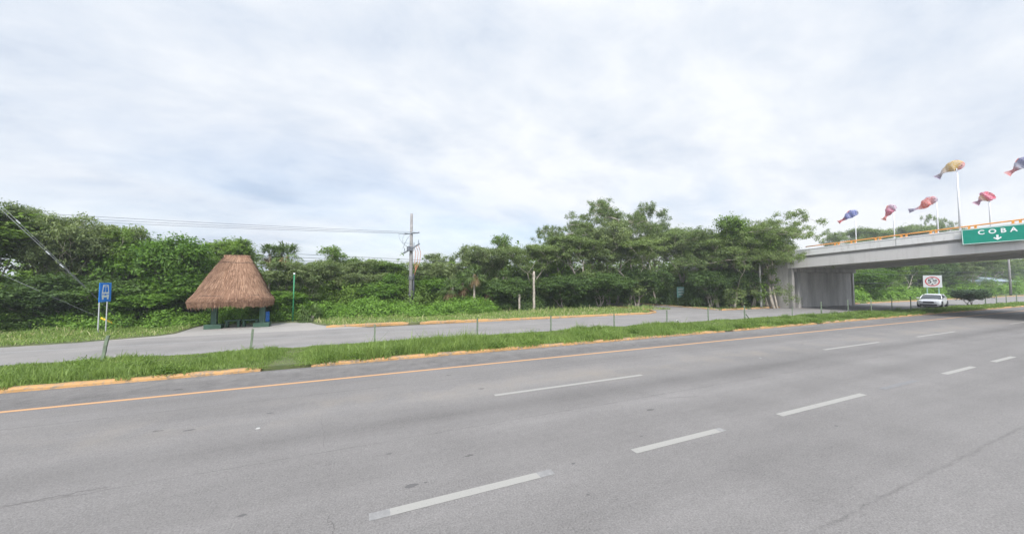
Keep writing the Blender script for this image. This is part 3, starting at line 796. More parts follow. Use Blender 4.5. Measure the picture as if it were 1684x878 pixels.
palm('tall', 473, 33, 400, 'fullest fan palm of the skyline trio, above the green pole', 1.15, rz=2.0)
palm('mid', 742, 31.5, 462, 'short fan palm with drooping fronds nearest the utility pole', 1.0, rz=0.5)
palm('mid', 760, 33, 452, 'fan palm with brown hanging fronds right of the utility pole, second of the row', 1.15, rz=1.5)
palm('tall', 781, 31.5, 440, 'tallest fan palm of the roadside row right of the utility pole', 1.1, rz=2.5)
palm('mid', 805, 32, 465, 'fan palm half in shade left of the palm stump', 1.0, rz=3.5)
palm('tall', 829, 31.8, 448, 'slim fan palm in front of the pointed tree crown', 0.9, rz=4.5)
palm('young', 512, 28.6, 505, 'young spiky palm growing from the ground by the layby', 0.95, name='young_palm', group=None)
palm('young', 1196, 26.4, 488, 'small spiky palm on the kerb corner of the side road', 0.8, name='young_palm', group=None)

# ------------------------------------------------------------------ uncountable greenery
def heap_leaves(heaps, dens, size, seed, up=0.5, asp=0.55):
    rs = np.random.RandomState(seed); cs, outs = [], []
    for x, y, r, h in heaps:
        n = int(dens*r*(r+h))
        ns = max(4, n//8)
        d = rs.normal(size=(ns, 3)); d[:, 2] = np.abs(d[:, 2]); d /= np.linalg.norm(d, axis=1)[:, None]
        # lumpy radius
        lump = 0.78+0.3*np.sin(d[:, 0]*5+x)*np.cos(d[:, 1]*6+y)+rs.normal(size=ns)*0.07
        sp = d*np.array([r, r, h])*(lump*(0.75+0.25*rs.rand(ns)))[:, None]
        j = rs.normal(size=(ns, 8, 3))*np.array([0.15, 0.15, 0.09])*(0.8+0.25*size/0.15)
        pts = (sp[:, None, :]+j).reshape(-1, 3)+np.array([x, y, 0.05])
        cs.append(pts); outs.append(np.repeat(d, 8, 0))
    c = np.concatenate(cs); o = np.concatenate(outs); ok = c[:, 2] > 0.04
    return leaf_quads(c[ok], size, seed+1, up, asp, o[ok])
R = random.Random(77)
def rowheaps(x0, x1, y0, y1, n, r, h, lo=None):
    out = []
    for i in range(n):
        x = x0+(x1-x0)*(i+R.random())/n
        out.append((x, R.uniform(y0, y1), R.uniform(*r), R.uniform(*h)))
    return out
H1 = rowheaps(-44, -9.5, 28.0, 30.0, 46, (0.7, 1.3), (0.6, 1.5)) + rowheaps(-9.5, -2.5, 29.8, 31, 12, (0.7, 1.1), (0.8, 1.7)) + rowheaps(-2.5, 11, 29.0, 31.5, 26, (0.8, 1.4), (0.7, 1.8))
V, q, r = heap_leaves(H1, 1150, 0.13, 51)
tag(link('undergrowth', fast_mesh('undergrowth', V, q, r), WEED), 'light green weeds and creepers at the foot of the wood', 'undergrowth', kind='stuff')
H2 = rowheaps(-46, 0, 31.5, 35, 30, (1.3, 2.2), (1.8, 3.2)) + rowheaps(0, 14, 33, 37, 16, (1.4, 2.2), (2.2, 3.6))
V, q, r = heap_leaves(H2, 620, 0.16, 53)
tag(link('undergrowth', fast_mesh('undergrowth', V, q, r), LEAF_BROAD), 'tangled mid-height bushes between the trees left of the tall wood', 'undergrowth', kind='stuff')
H3 = (rowheaps(11, 25, 31.5, 34, 22, (1.2, 1.9), (1.4, 3.6)) + rowheaps(33.8, 41.3, 27.0, 32.5, 28, (0.8, 1.5), (1.2, 3.4)) + rowheaps(40.6, 41.8, 25.8, 27, 4, (0.6, 0.9), (1.0, 2.6)) + rowheaps(12, 24, 36, 39, 12, (1.8, 2.6), (4.0, 5.5))
      + rowheaps(24, 33, 45, 52, 12, (2, 3), (3, 6)) + rowheaps(17, 25, 35, 40, 12, (2, 3), (3, 5)) + rowheaps(34, 41, 33, 40, 14, (2, 3), (3, 5)))
V, q, r = heap_leaves(H3, 620, 0.16, 55)
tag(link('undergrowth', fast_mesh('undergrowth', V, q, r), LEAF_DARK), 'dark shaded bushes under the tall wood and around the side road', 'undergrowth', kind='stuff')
H4 = rowheaps(57, 110, 27, 30, 26, (1.3, 2.2), (1.2, 2.4)) + rowheaps(110, 260, 29, 36, 40, (2.5, 4), (2.0, 4.2))
V, q, r = heap_leaves(H4, 260, 0.26, 57)
tag(link('undergrowth', fast_mesh('undergrowth', V, q, r), WEED), 'light green bushes along the verge beyond the overpass', 'undergrowth', kind='stuff')
HW = []
for i in range(90):
    x = -14+64*R.random()**1.1
    yy = 13.55 if R.random() < 0.45 else R.uniform(13.6, 16.2)
    if -2.6 < x < -1.7: continue
    HW.append((x, yy, R.uniform(0.12, 0.30), R.uniform(0.14, 0.34)))
V, q, r = heap_leaves(HW, 5200, 0.055, 71)
V[:, 2] += 0.05
# keep each weed tight round its own stem
tag(link('weeds', fast_mesh('weeds', V, q, r), LEAF_BROAD), 'small broad-leaved weeds mixed into the median grass', 'weeds', kind='stuff')
# the wood behind the trees one can tell apart
HF = []
for x in range(-80, 45, 3):
    for row in range(3):
        hx = x+R.uniform(-1.5, 1.5); yy = 39+row*5+R.uniform(-2, 2)
        tall = np.interp(hx, [-60, -14, -9, -4, 2, 9, 13, 20, 40], [5.6, 5.4, 5.0, 4.6, 5.0, 5.2, 5.8, 8.0, 7.6])
        HF.append((hx, yy, R.uniform(2.2, 3.4), tall*R.uniform(0.82, 1.08)))
for x in range(58, 330, 6):
    for row in range(2):
        HF.append((x+R.uniform(-3, 3), 42+row*9+R.uniform(-3, 3), R.uniform(4, 6), R.uniform(8.5, 11)))
for x in range(280, 360, 7):
    for y in range(-60, 46, 7):
        HF.append((x+R.uniform(-3, 3), y+R.uniform(-3, 3), R.uniform(4, 6), R.uniform(7, 10)))
V, q, r = heap_leaves(HF, 130, 0.34, 61)
tag(link('forest', fast_mesh('forest', V, q, r), LEAF_BROAD), 'mass of the wood closing the view behind the roadside trees', 'wood', kind='stuff')

# ------------------------------------------------------------------ overpass
CONC = mat('bridge_concrete', (0.40, 0.385, 0.37), 0.85, var=0.14, scale=1.3, bump=0.25, bscale=20)
def stained(name, col, dark, sx=1.2, sz=0.12, thr=(0.45, 0.7)):
    m = bpy.data.materials.new(name); m.use_nodes = True
    t = NT(m.node_tree); bs = t.n['Principled BSDF']
    pos = t.new('ShaderNodeNewGeometry').outputs['Position']
    st = t.noise(t.new('ShaderNodeMapping', {0: pos, 'Scale': (sx, sx, sz)}).outputs[0], 1.6, 7, 0.65)
    sp = t.noise(pos, 5, 6, 0.7)
    col_ = t.mix(t.ramp(st, [(thr[0], 0.0), (thr[1], 1.0)]), (*col, 1), (*dark, 1))
    col_ = t.mix(t.math('MULTIPLY', sp, 0.35), col_, (*[c*0.75 for c in col], 1))
    t.l.new(col_, bs.inputs['Base Color']); bs.inputs['Roughness'].default_value = 0.88
    bp = t.new('ShaderNodeBump', {'Strength': 0.3, 'Distance': 0.02, 'Height': sp}); t.l.new(bp.outputs[0], bs.inputs['Normal'])
    return m
CONC_ST = stained('stained_wall_concrete', (0.46, 0.44, 0.41), (0.24, 0.225, 0.205), sx=0.7, sz=0.16, thr=(0.40, 0.68))
CONC_BT = stained('stained_buttress_concrete', (0.30, 0.285, 0.265), (0.15, 0.145, 0.135))
CONC_GIRD = stained('girder_concrete', (0.50, 0.48, 0.46), (0.38, 0.365, 0.345), thr=(0.5, 0.8))
CONC_PAR = stained('parapet_concrete', (0.62, 0.61, 0.59), (0.45, 0.43, 0.40), sx=2.0, sz=0.6, thr=(0.5, 0.75))
ORANGE_RAIL = mat('orange_railing_paint', (0.62, 0.27, 0.055), 0.55, var=0.2, scale=5)
BX0, BX1 = 42.3, 56.0
def ztop(y):      # top of parapet: crest over the carriageways, falling to both sides
    if y > 6: return 6.98-0.0545*(y-6)-0.0012*max(0, y-22)**2
    if y > -4: return 6.98+0.12*math.sin((6-y)/10*PI/2)**2*1.0
    return 7.10-0.05*(-4-y)
bridge = thing('overpass', 'grey concrete road overpass with orange railing crossing the highway', 'bridge')
ys = [22.6-1.6*i for i in range(27)]
def bridge_loft(name, x0, x1, zt, zb, m, yy=ys, bev=0.0, parent=bridge):
    bm = BM(); rs = []
    for y in yy:
        rs.append([Vector((x0, y, ztop(y)-zt)), Vector((x1, y, ztop(y)-zt)), Vector((x1, y, ztop(y)-zb)), Vector((x0, y, ztop(y)-zb))])
    rings(bm, rs); return obj(name, bm, m, parent, bevel=bev)
bridge_loft('deck', BX0+0.35, BX1-0.35, 0.55, 0.86, CONC)
bridge_loft('parapet', BX0, BX0+0.3, 0.0, 0.62, CONC_PAR, bev=0.02)
bridge_loft('parapet', BX1-0.3, BX1, 0.0, 0.62, CONC_PAR, bev=0.02)
bridge_loft('parapet_cap', BX0-0.03, BX0+0.33, -0.07, 0.0, mat('parapet_cap_paint', (0.74, 0.73, 0.72), 0.7, var=0.10, scale=3))
for x0, x1 in ((42.42, 44.6), (45.4, 47.6), (48.4, 50.6), (51.4, 52.9), (53.6, 55.85)):
    bridge_loft('girder', x0, x1, 0.86, 1.75 if x0 > 43 else 1.80, CONC_GIRD)
# solid infill behind the girders at the bearing: bearing shelf
bm = BM(); box(bm, BX0+0.25, BX1-0.2, 22.3, 23.4, 3.92, 4.36); obj('bearing_shelf', bm, CONC_ST, bridge, bevel=0.03)
bm = BM(); box(bm, BX0+0.5, BX1, 22.75, 23.6, -0.1, 3.92)
bmesh.ops.recalc_face_normals(bm, faces=bm.faces)
obj('abutment_wall', bm, CONC_ST, bridge, bevel=0.04)
bm = BM(); box(bm, BX0+0.4, BX1-0.4, 23.4, 23.9, 3.9, 5.6); obj('back_wall', bm, CONC_ST, bridge)
for y, dx in ((22.62, 0.0), (22.62, 1.1)):
    bm = BM(); box(bm, BX0+0.05+dx, BX0+0.5+dx, y-0.42, y+0.06, -0.1, 4.3); obj('buttress', bm, CONC_BT, bridge, bevel=0.03)
bm = BM(); tube(bm, [(BX0+0.8, 22.5, 0), (BX0+0.8, 22.5, 4.2)], 0.07, 8); obj('drain_pipe', bm, mat('dark_pipe', (0.05, 0.05, 0.05), 0.6), bridge, True)
# far abutment on the other side of the highway
bm = BM(); box(bm, BX0+0.5, BX1, -19.2, -18.2, -0.1, 5.0); obj('abutment_wall', bm, CONC_ST, bridge)
# approach ramp between retaining walls
yr = [22.6+2.4*i for i in range(12)]
for x0, x1 in ((BX0, BX0+0.3), (BX1-0.3, BX1)):
    bridge_loft('parapet', x0, x1, 0.0, 0.62, CONC_PAR, yy=yr)
def ramp_wall(x0, x1):
    bm = BM(); rs = []
    for y in yr:
        zt = max(ztop(y)-0.62, 0.1)
        rs.append([Vector((x0, y, zt)), Vector((x1, y, zt)), Vector((x1, y, -0.1)), Vector((x0, y, -0.1))])
    rings(bm, rs); obj('retaining_wall', bm, CONC_ST, bridge)
ramp_wall(BX0+0.04, BX0+0.34); ramp_wall(BX1-0.34, BX1-0.04)
bm = BM(); rs = []
for y in yr: rs.append([Vector((BX0+0.34, y, max(ztop(y)-0.56, 0.1))), Vector((BX1-0.34, y, max(ztop(y)-0.56, 0.1)))])
rings(bm, rs, closed=False); obj('ramp_road', bm, ASPHALT2, bridge)
# railing on both edges
def rail(x, y0, y1, n):
    bm = BM(); yy = [y0+(y1-y0)*i/n for i in range(n+1)]
    tube(bm, [(x, y, ztop(y)+0.31) for y in yy], 0.05, 8)
    r = obj('railing', bm, ORANGE_RAIL, bridge, True)
    return r
r1 = rail(BX0+0.16, 20.9, -16, 24)
post_y = [on_x(px, 395, BX0+0.16).y for px in (1376, 1403.5, 1444, 1487, 1536)]
post_y += [post_y[-1]-1.95*(i+1) for i in range(12)]
for y in post_y:
    bm = BM()
    for dy in (-0.15, 0.15):
        box(bm, BX0+0.11, BX0+0.21, y+dy-0.055, y+dy+0.055, ztop(y)+0.03, ztop(y)+0.29)
    box(bm, BX0+0.09, BX0+0.23, y-0.24, y+0.24, ztop(y)+0.071, ztop(y)+0.10)
    obj('rail_post', bm, ORANGE_RAIL, r1)
r1b = rail(BX0+0.16, 27, 22.2, 3)
for y in (26.6, 24.6, 22.5):
    bm = BM(); box(bm, BX0+0.11, BX0+0.21, y-0.05, y+0.05, ztop(y), ztop(y)+0.29); obj('rail_post', bm, ORANGE_RAIL, r1b)
r2 = rail(BX1-0.15, 22, -16, 22)
for i in range(18):
    y = 21-2.1*i
    bm = BM(); box(bm, BX1-0.2, BX1-0.1, y-0.06, y+0.06, ztop(y), ztop(y)+0.29); obj('rail_post', bm, ORANGE_RAIL, r2)
for y in (14.2, 5.6, -3.0, -11.6):
    bm = BM(); box(bm, BX0-0.004, BX0+0.02, y-0.012, y+0.012, ztop(y)-0.61, ztop(y)-0.03); obj('joint', bm, mat('joint_dark', (0.10, 0.10, 0.095), 0.9), bridge)
# orange drips of paint below one post are part of the girder face stain

# direction sign on the parapet
SX = BX0-0.18
tl = on_x(1580.5, 378, SX); bl = on_x(1582, 403, SX); tr = on_x(1684, 367, SX); br_ = on_x(1684, 396, SX)
GREEN = mat('sign_green', (0.0, 0.25, 0.17), 0.5, var=0.08, scale=2)
SIGNW = mat('sign_white', (0.78, 0.80, 0.78), 0.5)
yL, zT, zB = (tl.y+bl.y)/2, tl.z, bl.z
slope_t = (tr.z-tl.z)/(tr.y-tl.y); slope_b = (br_.z-bl.z)/(br_.y-bl.y)
slope = (slope_t+slope_b)/2
yC = on_x(1640, 385, SX).y
yR = 2*yC-yL
zC = (zT+zB)/2+slope*(yC-yL); hgt = (zT-zB)
sg = thing('direction_sign', 'green overhead direction sign reading COBA with a down arrow, on the overpass parapet', 'road sign', (SX, yC, zC))
sg.rotation_euler = (-math.atan(-slope), 0, 0)
sg.rotation_euler = (math.atan(slope), 0, 0)
W2 = abs(yR-yL)/2; H2_ = hgt/2
bm = BM(); box(bm, 0.0, 0.05, -W2, W2, -H2_, H2_); obj('panel', bm, GREEN, sg, bevel=0.01)
bm = BM()
e = 0.03
box(bm, -0.008, -0.001, -W2+0.03, W2-0.03, H2_-0.03-e, H2_-0.03); box(bm, -0.008, -0.001, -W2+0.03, W2-0.03, -H2_+0.03, -H2_+0.03+e)
box(bm, -0.008, -0.001, -W2+0.03, -W2+0.03+e, -H2_+0.03+e, H2_-0.03-e); box(bm, -0.008, -0.001, W2-0.03-e, W2-0.03, -H2_+0.03+e, H2_-0.03-e)
obj('border', bm, SIGNW, sg)
# text faces -X: local x -> -Y, local y -> Z, normal -> -X
MT = Matrix(((0, 0, -1, -0.006), (-1, 0, 0, 0), (0, 1, 0, 0), (0, 0, 0, 1)))
text_mesh('lettering', 'COBA', 0.44, SIGNW, sg, Matrix.Translation((0, 0, 0.27*hgt/1.35)) @ MT, 0.004, 0.012, 1.75)
bm = BM()
def prism(bm, pts, x0, x1):
    a = [bm.verts.new((x0, y, z)) for y, z in pts]; b = [bm.verts.new((x1, y, z)) for y, z in pts]
    bm.faces.new(a); bm.faces.new(list(reversed(b)))
    for i in range(len(a)):
        j = (i+1) % len(a); bm.faces.new((a[i], b[i], b[j], a[j]))
ay = 0.0; az = -0.27*hgt/1.35
prism(bm, [(-0.05, az+0.20), (0.05, az+0.20), (0.05, az-0.02), (0.14, az+0.05), (0.19, az-0.01), (0.0, az-0.18), (-0.19, az-0.01), (-0.14, az+0.05), (-0.05, az-0.02)], -0.012, -0.002)
obj('arrow', bm, SIGNW, sg)
for dy in (-W2*0.6, 0, W2*0.6):
    bm = BM(); box(bm, 0.05, 0.17, dy-0.03, dy+0.03, -H2_+0.1, H2_-0.1); obj('bracket', bm, mat('galvanised', (0.45, 0.46, 0.47), 0.45, 0.6), sg)

# ------------------------------------------------------------------ flagpoles with fish windsocks
def cloth_mat(name, stops, seed):
    m = bpy.data.materials.new(name); m.use_nodes = True
    t = NT(m.node_tree); bs = t.n['Principled BSDF']
    uv = t.new('ShaderNodeAttribute', attribute_name='along').outputs['Fac']
    pos = t.new('ShaderNodeTexCoord').outputs['Object']
    n = t.noise(t.new('ShaderNodeMapping', {0: pos, 'Location': (seed, 0, 0)}).outputs[0], 7, 4, 0.7)
    f = t.math('ADD', uv, t.math('MULTIPLY', t.math('SUBTRACT', n, 0.5), 0.25))
    col = t.ramp(f, stops)
    vor = t.new('ShaderNodeTexVoronoi', {'Vector': pos, 'Scale': 9.0})
    col = t.mix(t.ramp(vor.outputs['Distance'], [(0.30, 0.0), (0.50, 0.4)]), col, (0.80, 0.76, 0.78, 1))
    col = t.mix(0.05, col, (0.85, 0.82, 0.84, 1))
    t.l.new(col, bs.inputs['Base Color']); bs.inputs['Roughness'].default_value = 0.7
    tr = t.new('ShaderNodeBsdfTranslucent', {'Color': col})
    mx = t.new('ShaderNodeMixShader', {0: 0.5, 1: bs.outputs[0], 2: tr.outputs[0]})
    t.l.new(mx.outputs[0], t.n['Material Output'].inputs[0])
    return m
POLE_W = mat('flagpole_white', (0.62, 0.63, 0.65), 0.4, var=0.1)
def fish_pole(px, basey, topy, X, path, girth, stops, label, seed, rad=0.05, far=False):
    b = on_x(px, basey, X); tp = on_x(px, topy, X)
    zb = ztop(b.y)-0.02; zt = tp.z
    o = thing('flagpole', label, 'flagpole', (X, b.y, zb), 0, 'fish windsock poles on the overpass')
    bm = BM(); tube(bm, [(0, 0, -0.3), (0, 0, (zt-zb)*0.5), (0, 0, zt-zb)], [rad, rad*0.85, rad*0.6], 10)
    obj('pole', bm, POLE_W, o, True)
    P = [on_x(x, y, X)-Vector((X, b.y, zb)) for x, y in path]
    # resample the path smoothly
    N = 22; pts = []
    for i in range(N+1):
        u = i/N*(len(P)-1); k = min(int(u), len(P)-2); f = u-k
        p0 = P[max(k-1, 0)]; p1 = P[k]; p2 = P[k+1]; p3 = P[min(k+2, len(P)-1)]
        pts.append(0.5*((2*p1)+(p2-p0)*f+(2*p0-5*p1+4*p2-p3)*f*f+(3*p1-p0-3*p2+p3)*f*f*f))
    def cs(u):   # radius along the fish: mouth, belly, narrow root, flaring tail
        xs = [0, 0.06, 0.15, 0.32, 0.5, 0.68, 0.78, 0.9, 1.0]; r = [0.28, 0.55, 0.82, 1.0, 0.88, 0.45, 0.20, 0.42, 0.58]
        return float(np.interp(u, xs, r))*girth*1.2
    bm = BM(); rs = []; rr = random.Random(seed)
    for i, p in enumerate(pts):
        d = (pts[min(i+1, N)]-pts[max(i-1, 0)]).normalized()
        u_ = Vector((1, 0, 0)); v_ = d.cross(u_).normalized()
        g = cs(i/N); fl = 0.30 if i/N < 0.72 else 0.07
        g2 = g*(1+rr.uniform(-0.08, 0.08))
        ring = []
        for k in range(12):
            a = 2*PI*k/12
            wob = 0.04*girth*math.sin(i*1.1+k*1.05+seed)
            ring.append(p+u_*math.cos(a)*g*fl+v_*(math.sin(a)*g2+wob)+u_*0.16*math.sin(i*0.8+seed)*girth*(1+math.sin(a)*0.8))
        rs.append(ring)
    rings(bm, rs, cap=False)
    bmesh.ops.recalc_face_normals(bm, faces=bm.faces)
    me = bpy.data.meshes.new('windsock'); bm.to_mesh(me); bm.free()
    a = me.attributes.new('along', 'FLOAT', 'POINT')
    a.data.foreach_set('value', np.repeat(np.arange(N+1)/N, 12).astype(np.float32))
    for p in me.polygons: p.use_smooth = True
    link('windsock', me, cloth_mat('cloth_%d' % seed, stops, seed), o)
    # fins and eyes
    dd = (pts[8]-pts[4]).normalized(); v_ = dd.cross(Vector((1, 0, 0))).normalized()
    if v_.z < 0: v_ = -v_
    bm = BM(); g = cs(0.35)*0.9
    prism(bm, [], 0, 0) if False else None
    q = [pts[5]+v_*g, pts[8]+v_*(g+girth*0.30), pts[11]+v_*(g*0.95+girth*0.18), pts[12]+v_*g*0.75]
    fv = [bm.verts.new(p+Vector((dx, 0, 0))) for dx in (-0.01, 0.01) for p in q]
    bm.faces.new(fv[:4]); bm.faces.new(fv[4:][::-1])
    for i in range(4):
        j = (i+1) % 4; bm.faces.new((fv[i], fv[j], fv[4+j], fv[4+i]))
    obj('fin', bm, mat('fin_%d' % seed, tuple(stops[-1][1]), 0.7), o)
    bm = BM(); bmesh.ops.create_uvsphere(bm, u_segments=10, v_segments=6, radius=girth*0.10, matrix=Matrix.Translation(pts[2]+Vector((-cs(0.1)*0.42, 0, 0))+v_*girth*0.2))
    obj('eye', bm, mat('fish_eye', (0.05, 0.05, 0.06), 0.4), o, True)
    return o
PX = BX0+0.16
fish_pole(1408, 395, 349, PX+0.02, [(1411, 349), (1400, 352), (1390, 359), (1379, 366)], 0.30,
          [(0.0, (0.16, 0.2, 0.22)), (0.12, (0.10, 0.17, 0.50)), (0.6, (0.12, 0.16, 0.50)), (0.75, (0.5, 0.05, 0.06)), (1.0, (0.6, 0.12, 0.12))], 'flagpole with the blue fish windsock with a red tail', 1)
fish_pole(1471, 390, 339, PX+0.02, [(1473, 339), (1466, 343), (1460, 352), (1453, 362)], 0.30,
          [(0.0, (0.35, 0.15, 0.25)), (0.2, (0.62, 0.5, 0.58)), (0.45, (0.62, 0.10, 0.22)), (0.7, (0.6, 0.12, 0.16)), (1.0, (0.72, 0.20, 0.08))], 'flagpole with the small pink and white fish windsock hanging steeply', 2)
fish_pole(1543, 384, 331, PX+0.02, [(1542, 328), (1528, 331), (1515, 341), (1494, 347)], 0.30,
          [(0.0, (0.22, 0.22, 0.32)), (0.15, (0.62, 0.32, 0.35)), (0.4, (0.75, 0.14, 0.08)), (0.68, (0.7, 0.16, 0.10)), (0.8, (0.33, 0.28, 0.42)), (1.0, (0.36, 0.33, 0.45))], 'flagpole with the orange-red fish windsock with a mauve tail', 3)
fish_pole(1579, 374, 276, PX+0.02, [(1585, 275), (1570, 273), (1554, 281), (1540, 293)], 0.36,
          [(0.0, (0.6, 0.2, 0.22)), (0.12, (0.6, 0.25, 0.22)), (0.22, (0.66, 0.46, 0.08)), (0.5, (0.64, 0.46, 0.14)), (0.75, (0.50, 0.44, 0.40)), (1.0, (0.34, 0.26, 0.42))], 'tall flagpole with the yellow fish windsock, beside the green sign', 4, rad=0.07)
fish_pole(1629, 366, 316, PX+0.02, [(1632, 318), (1624, 323), (1614, 328), (1604, 336)], 0.34,
          [(0.0, (0.75, 0.14, 0.15)), (0.2, (0.74, 0.08, 0.18)), (0.4, (0.66, 0.14, 0.25)), (0.55, (0.62, 0.46, 0.20)), (0.75, (0.45, 0.25, 0.36)), (1.0, (0.45, 0.16, 0.26))], 'flagpole with the pink and yellow fish windsock above the green sign', 5)
fish_pole(1700, 360, 258, PX+0.02, [(1703, 258), (1686, 267), (1672, 277), (1656, 287)], 0.34,
          [(0.0, (0.1, 0.12, 0.3)), (0.3, (0.12, 0.14, 0.34)), (0.6, (0.4, 0.42, 0.5)), (0.75, (0.62, 0.15, 0.16)), (1.0, (0.65, 0.2, 0.18))], 'tall flagpole at the right picture edge with a navy fish windsock', 6, rad=0.07)

# ------------------------------------------------------------------ thatched shelter
THATCH = bpy.data.materials.new('thatch'); THATCH.use_nodes = True
t = NT(THATCH.node_tree); bs = t.n['Principled BSDF']
pos = t.new('ShaderNodeTexCoord').outputs['Object']
at_ = t.new('ShaderNodeAttribute', attribute_name='rnd').outputs['Fac']
n = t.noise(pos, 2.2, 5, 0.65); n2 = t.noise(t.new('ShaderNodeMapping', {0: pos, 'Scale': (14, 14, 1.2)}).outputs[0], 2.5, 5, 0.7)
f = t.math('ADD', t.math('MULTIPLY', n, 0.35), t.math('ADD', t.math('MULTIPLY', n2, 0.4), t.math('MULTIPLY', at_, 0.35)))
t.l.new(t.ramp(f, [(0.28, (0.12, 0.062, 0.036)), (0.5, (0.275, 0.155, 0.095)), (0.72, (0.43, 0.27, 0.175))]), bs.inputs['Base Color'])
bs.inputs['Roughness'].default_value = 0.95
bp = t.new('ShaderNodeBump', {'Strength': 0.9, 'Distance': 0.04, 'Height': n2}); t.l.new(bp.outputs[0], bs.inputs['Normal'])
DKGREEN = mat('shelter_green_paint', (0.032, 0.075, 0.048), 0.6, var=0.25, scale=5)
SHY = 27.0
pl = on_y(352, 540, 26.6); pr = on_y(431, 537, 26.6)
shx = (pl.x+pr.x)/2
sh = thing('thatched_shelter', 'bus shelter with a tall truncated brown thatched roof on green posts', 'shelter', (shx, SHY, 0.0))
eaveL = on_y(309, 497, SHY-0.4); eaveR = on_y(449, 496, SHY-0.4)
topL = on_y(371, 421, SHY); topR = on_y(410, 421, SHY)
ex0, ex1 = eaveL.x-shx+0.04, eaveR.x-shx-0.12; tx0, tx1 = topL.x-shx, topR.x-shx
ze = on_y(380, 500, SHY-1.5).z; zt_ = topL.z
def roof_ring(u, grow=0.0):
    """u=0 at the eave, 1 at the top; rounded rectangle, slightly flaring"""
    k = u**0.92
    bulge = 0.10*math.sin(PI*u)+(0.10*math.sqrt(max(0, 1-((u-0.08)/0.085)**2)) if u < 0.165 else 0)-(0.10*max(0, 1-u/0.03) if u < 0.03 else 0)
    x0 = ex0+(tx0-ex0)*k-bulge-grow; x1 = ex1+(tx1-ex1)*k+bulge+grow
    hy = 1.75+(0.22-1.75)*k+bulge+grow
    cx, hx = (x0+x1)/2, (x1-x0)/2
    pts = []
    for i in range(64):
        a = 2*PI*i/64; e = 0.62
        ca, sa = math.cos(a), math.sin(a)
        pts.append((cx+hx*math.copysign(abs(ca)**e, ca), hy*math.copysign(abs(sa)**e, sa)))
    return pts
zs = lambda u: ze+(zt_-ze)*u
bm = BM(); rs = []
for x in (0.0, 0.5, 0.9):    # underside then outside
    pass
prof = [(-0.02, -0.28), (0.0, 0.0), (0.06, 0.0), (0.12, 0.0), (0.25, 0), (0.4, 0), (0.55, 0), (0.7, 0), (0.85, 0), (0.97, 0), (1.0, -0.05)]
for u, g in prof:
    p = roof_ring(max(u, 0), g if u < 0 else (0.0 if u > 0 else -0.05))
    rs.append([Vector((x, y, zs(u)+(0.18 if u < 0 else 0))) for x, y in p])
rings(bm, rs)
roof = obj('roof', bm, THATCH, sh, True)
# straw layer: thousands of thin strips lying on the slope and hanging as a fringe
rs_ = np.random.RandomState(5); SV, SQ, SR = [], [], []
def surf(ai, u, grow):
    p = roof_ring(u, grow); i = int(ai) % 64; j = (i+1) % 64; f = ai-int(ai)
    return np.array([p[i][0]*(1-f)+p[j][0]*f, p[i][1]*(1-f)+p[j][1]*f, zs(u)])
RR = {}
for gi in range(41):
    RR[gi] = np.array(roof_ring(gi/40.0, 0.0))
def surf_fast(ai, u, grow):
    u_ = min(max(u, 0), 1)*40; g0 = int(u_); g1 = min(g0+1, 40); fu = u_-g0
    i = int(ai) % 64; j = (i+1) % 64; f = ai-int(ai)
    p = (RR[g0][i]*(1-f)+RR[g0][j]*f)*(1-fu)+(RR[g1][i]*(1-f)+RR[g1][j]*f)*fu
    c = np.array([(ex0+ex1)/2*(1-u)+(tx0+tx1)/2*u, 0]); d = p-c; L = np.linalg.norm(d)+1e-6
    p = p+d/L*grow
    return np.array([p[0], p[1], zs(u)])
def strip(p0, p1, w):
    d = p1-p0; s_ = np.cross(d, [0, 0, 1.0]); s_ /= np.linalg.norm(s_)+1e-6
    i = len(SV); SV.extend([p0-s_*w, p0+s_*w, p1+s_*w*0.5, p1-s_*w*0.5]); SQ.append((i, i+1, i+2, i+3)); SR.append(rs_.rand())
for k in range(9000):
    ai = rs_.rand()*64; u = rs_.rand()**0.9; L = rs_.uniform(0.06, 0.14)
    u1 = max(u-L, 0.0)
    a1 = ai+rs_.normal()*0.12
    strip(surf_fast(ai, u, 0.005), surf_fast(a1, u1, 0.02+rs_.rand()**2*0.06), 0.011)
ring_n = 0
for k in range(14000):   # thick fringe at the eave
    ai = rs_.rand()*64; u = rs_.uniform(0.0, 0.13)
    p0 = surf_fast(ai, u, 0.02); q0 = surf_fast(ai+rs_.normal()*0.15, 0.0, rs_.uniform(-0.12, 0.06))
    q0[2] = ze-abs(rs_.normal())*0.09-0.07*math.sin(ai*0.9)**2*rs_.rand()
    strip(p0, q0, 0.012)
for k in range(1200):   # ragged tuft round the flat top
    ai = rs_.rand()*64
    p0 = surf_fast(ai, 0.97, 0.0); q0 = surf_fast(ai+rs_.normal()*0.3, 1.0, rs_.uniform(-0.12, 0.06)); q0[2] += rs_.uniform(0.0, 0.08)
    strip(p0, q0, 0.012)
me = fast_mesh('thatch_straw', np.array(SV), np.array(SQ), np.array(SR))
link('thatch_fringe', me, THATCH, roof)
def roof_band(u, r, name):
    bm = BM(); p = roof_ring(u, 0.045)
    pts = [Vector((x, y, zs(u)+0.025*math.sin(i*0.6))) for i, (x, y) in enumerate(p)]
    tube(bm, pts+[pts[0]], r, 5); obj(name, bm, mat('dark_cord', (0.03, 0.025, 0.025), 0.8), roof)
roof_band(0.165, 0.018, 'binding_cord'); roof_band(0.86, 0.012, 'binding_cord')
for p, sgn in ((pl, -1), (pr, 1)):
    lx = p.x-shx; ly = p.y-SHY
    bm = BM(); box(bm, lx-0.14, lx+0.14, ly-0.14, ly+0.14, 0.26, ze+0.5); obj('post', bm, DKGREEN, sh, bevel=0.015)
    bm = BM(); box(bm, lx-0.42, lx+0.42, ly-0.3, ly+0.3, 0, 0.27); obj('post_base', bm, DKGREEN, sh, bevel=0.02)
bm = BM()
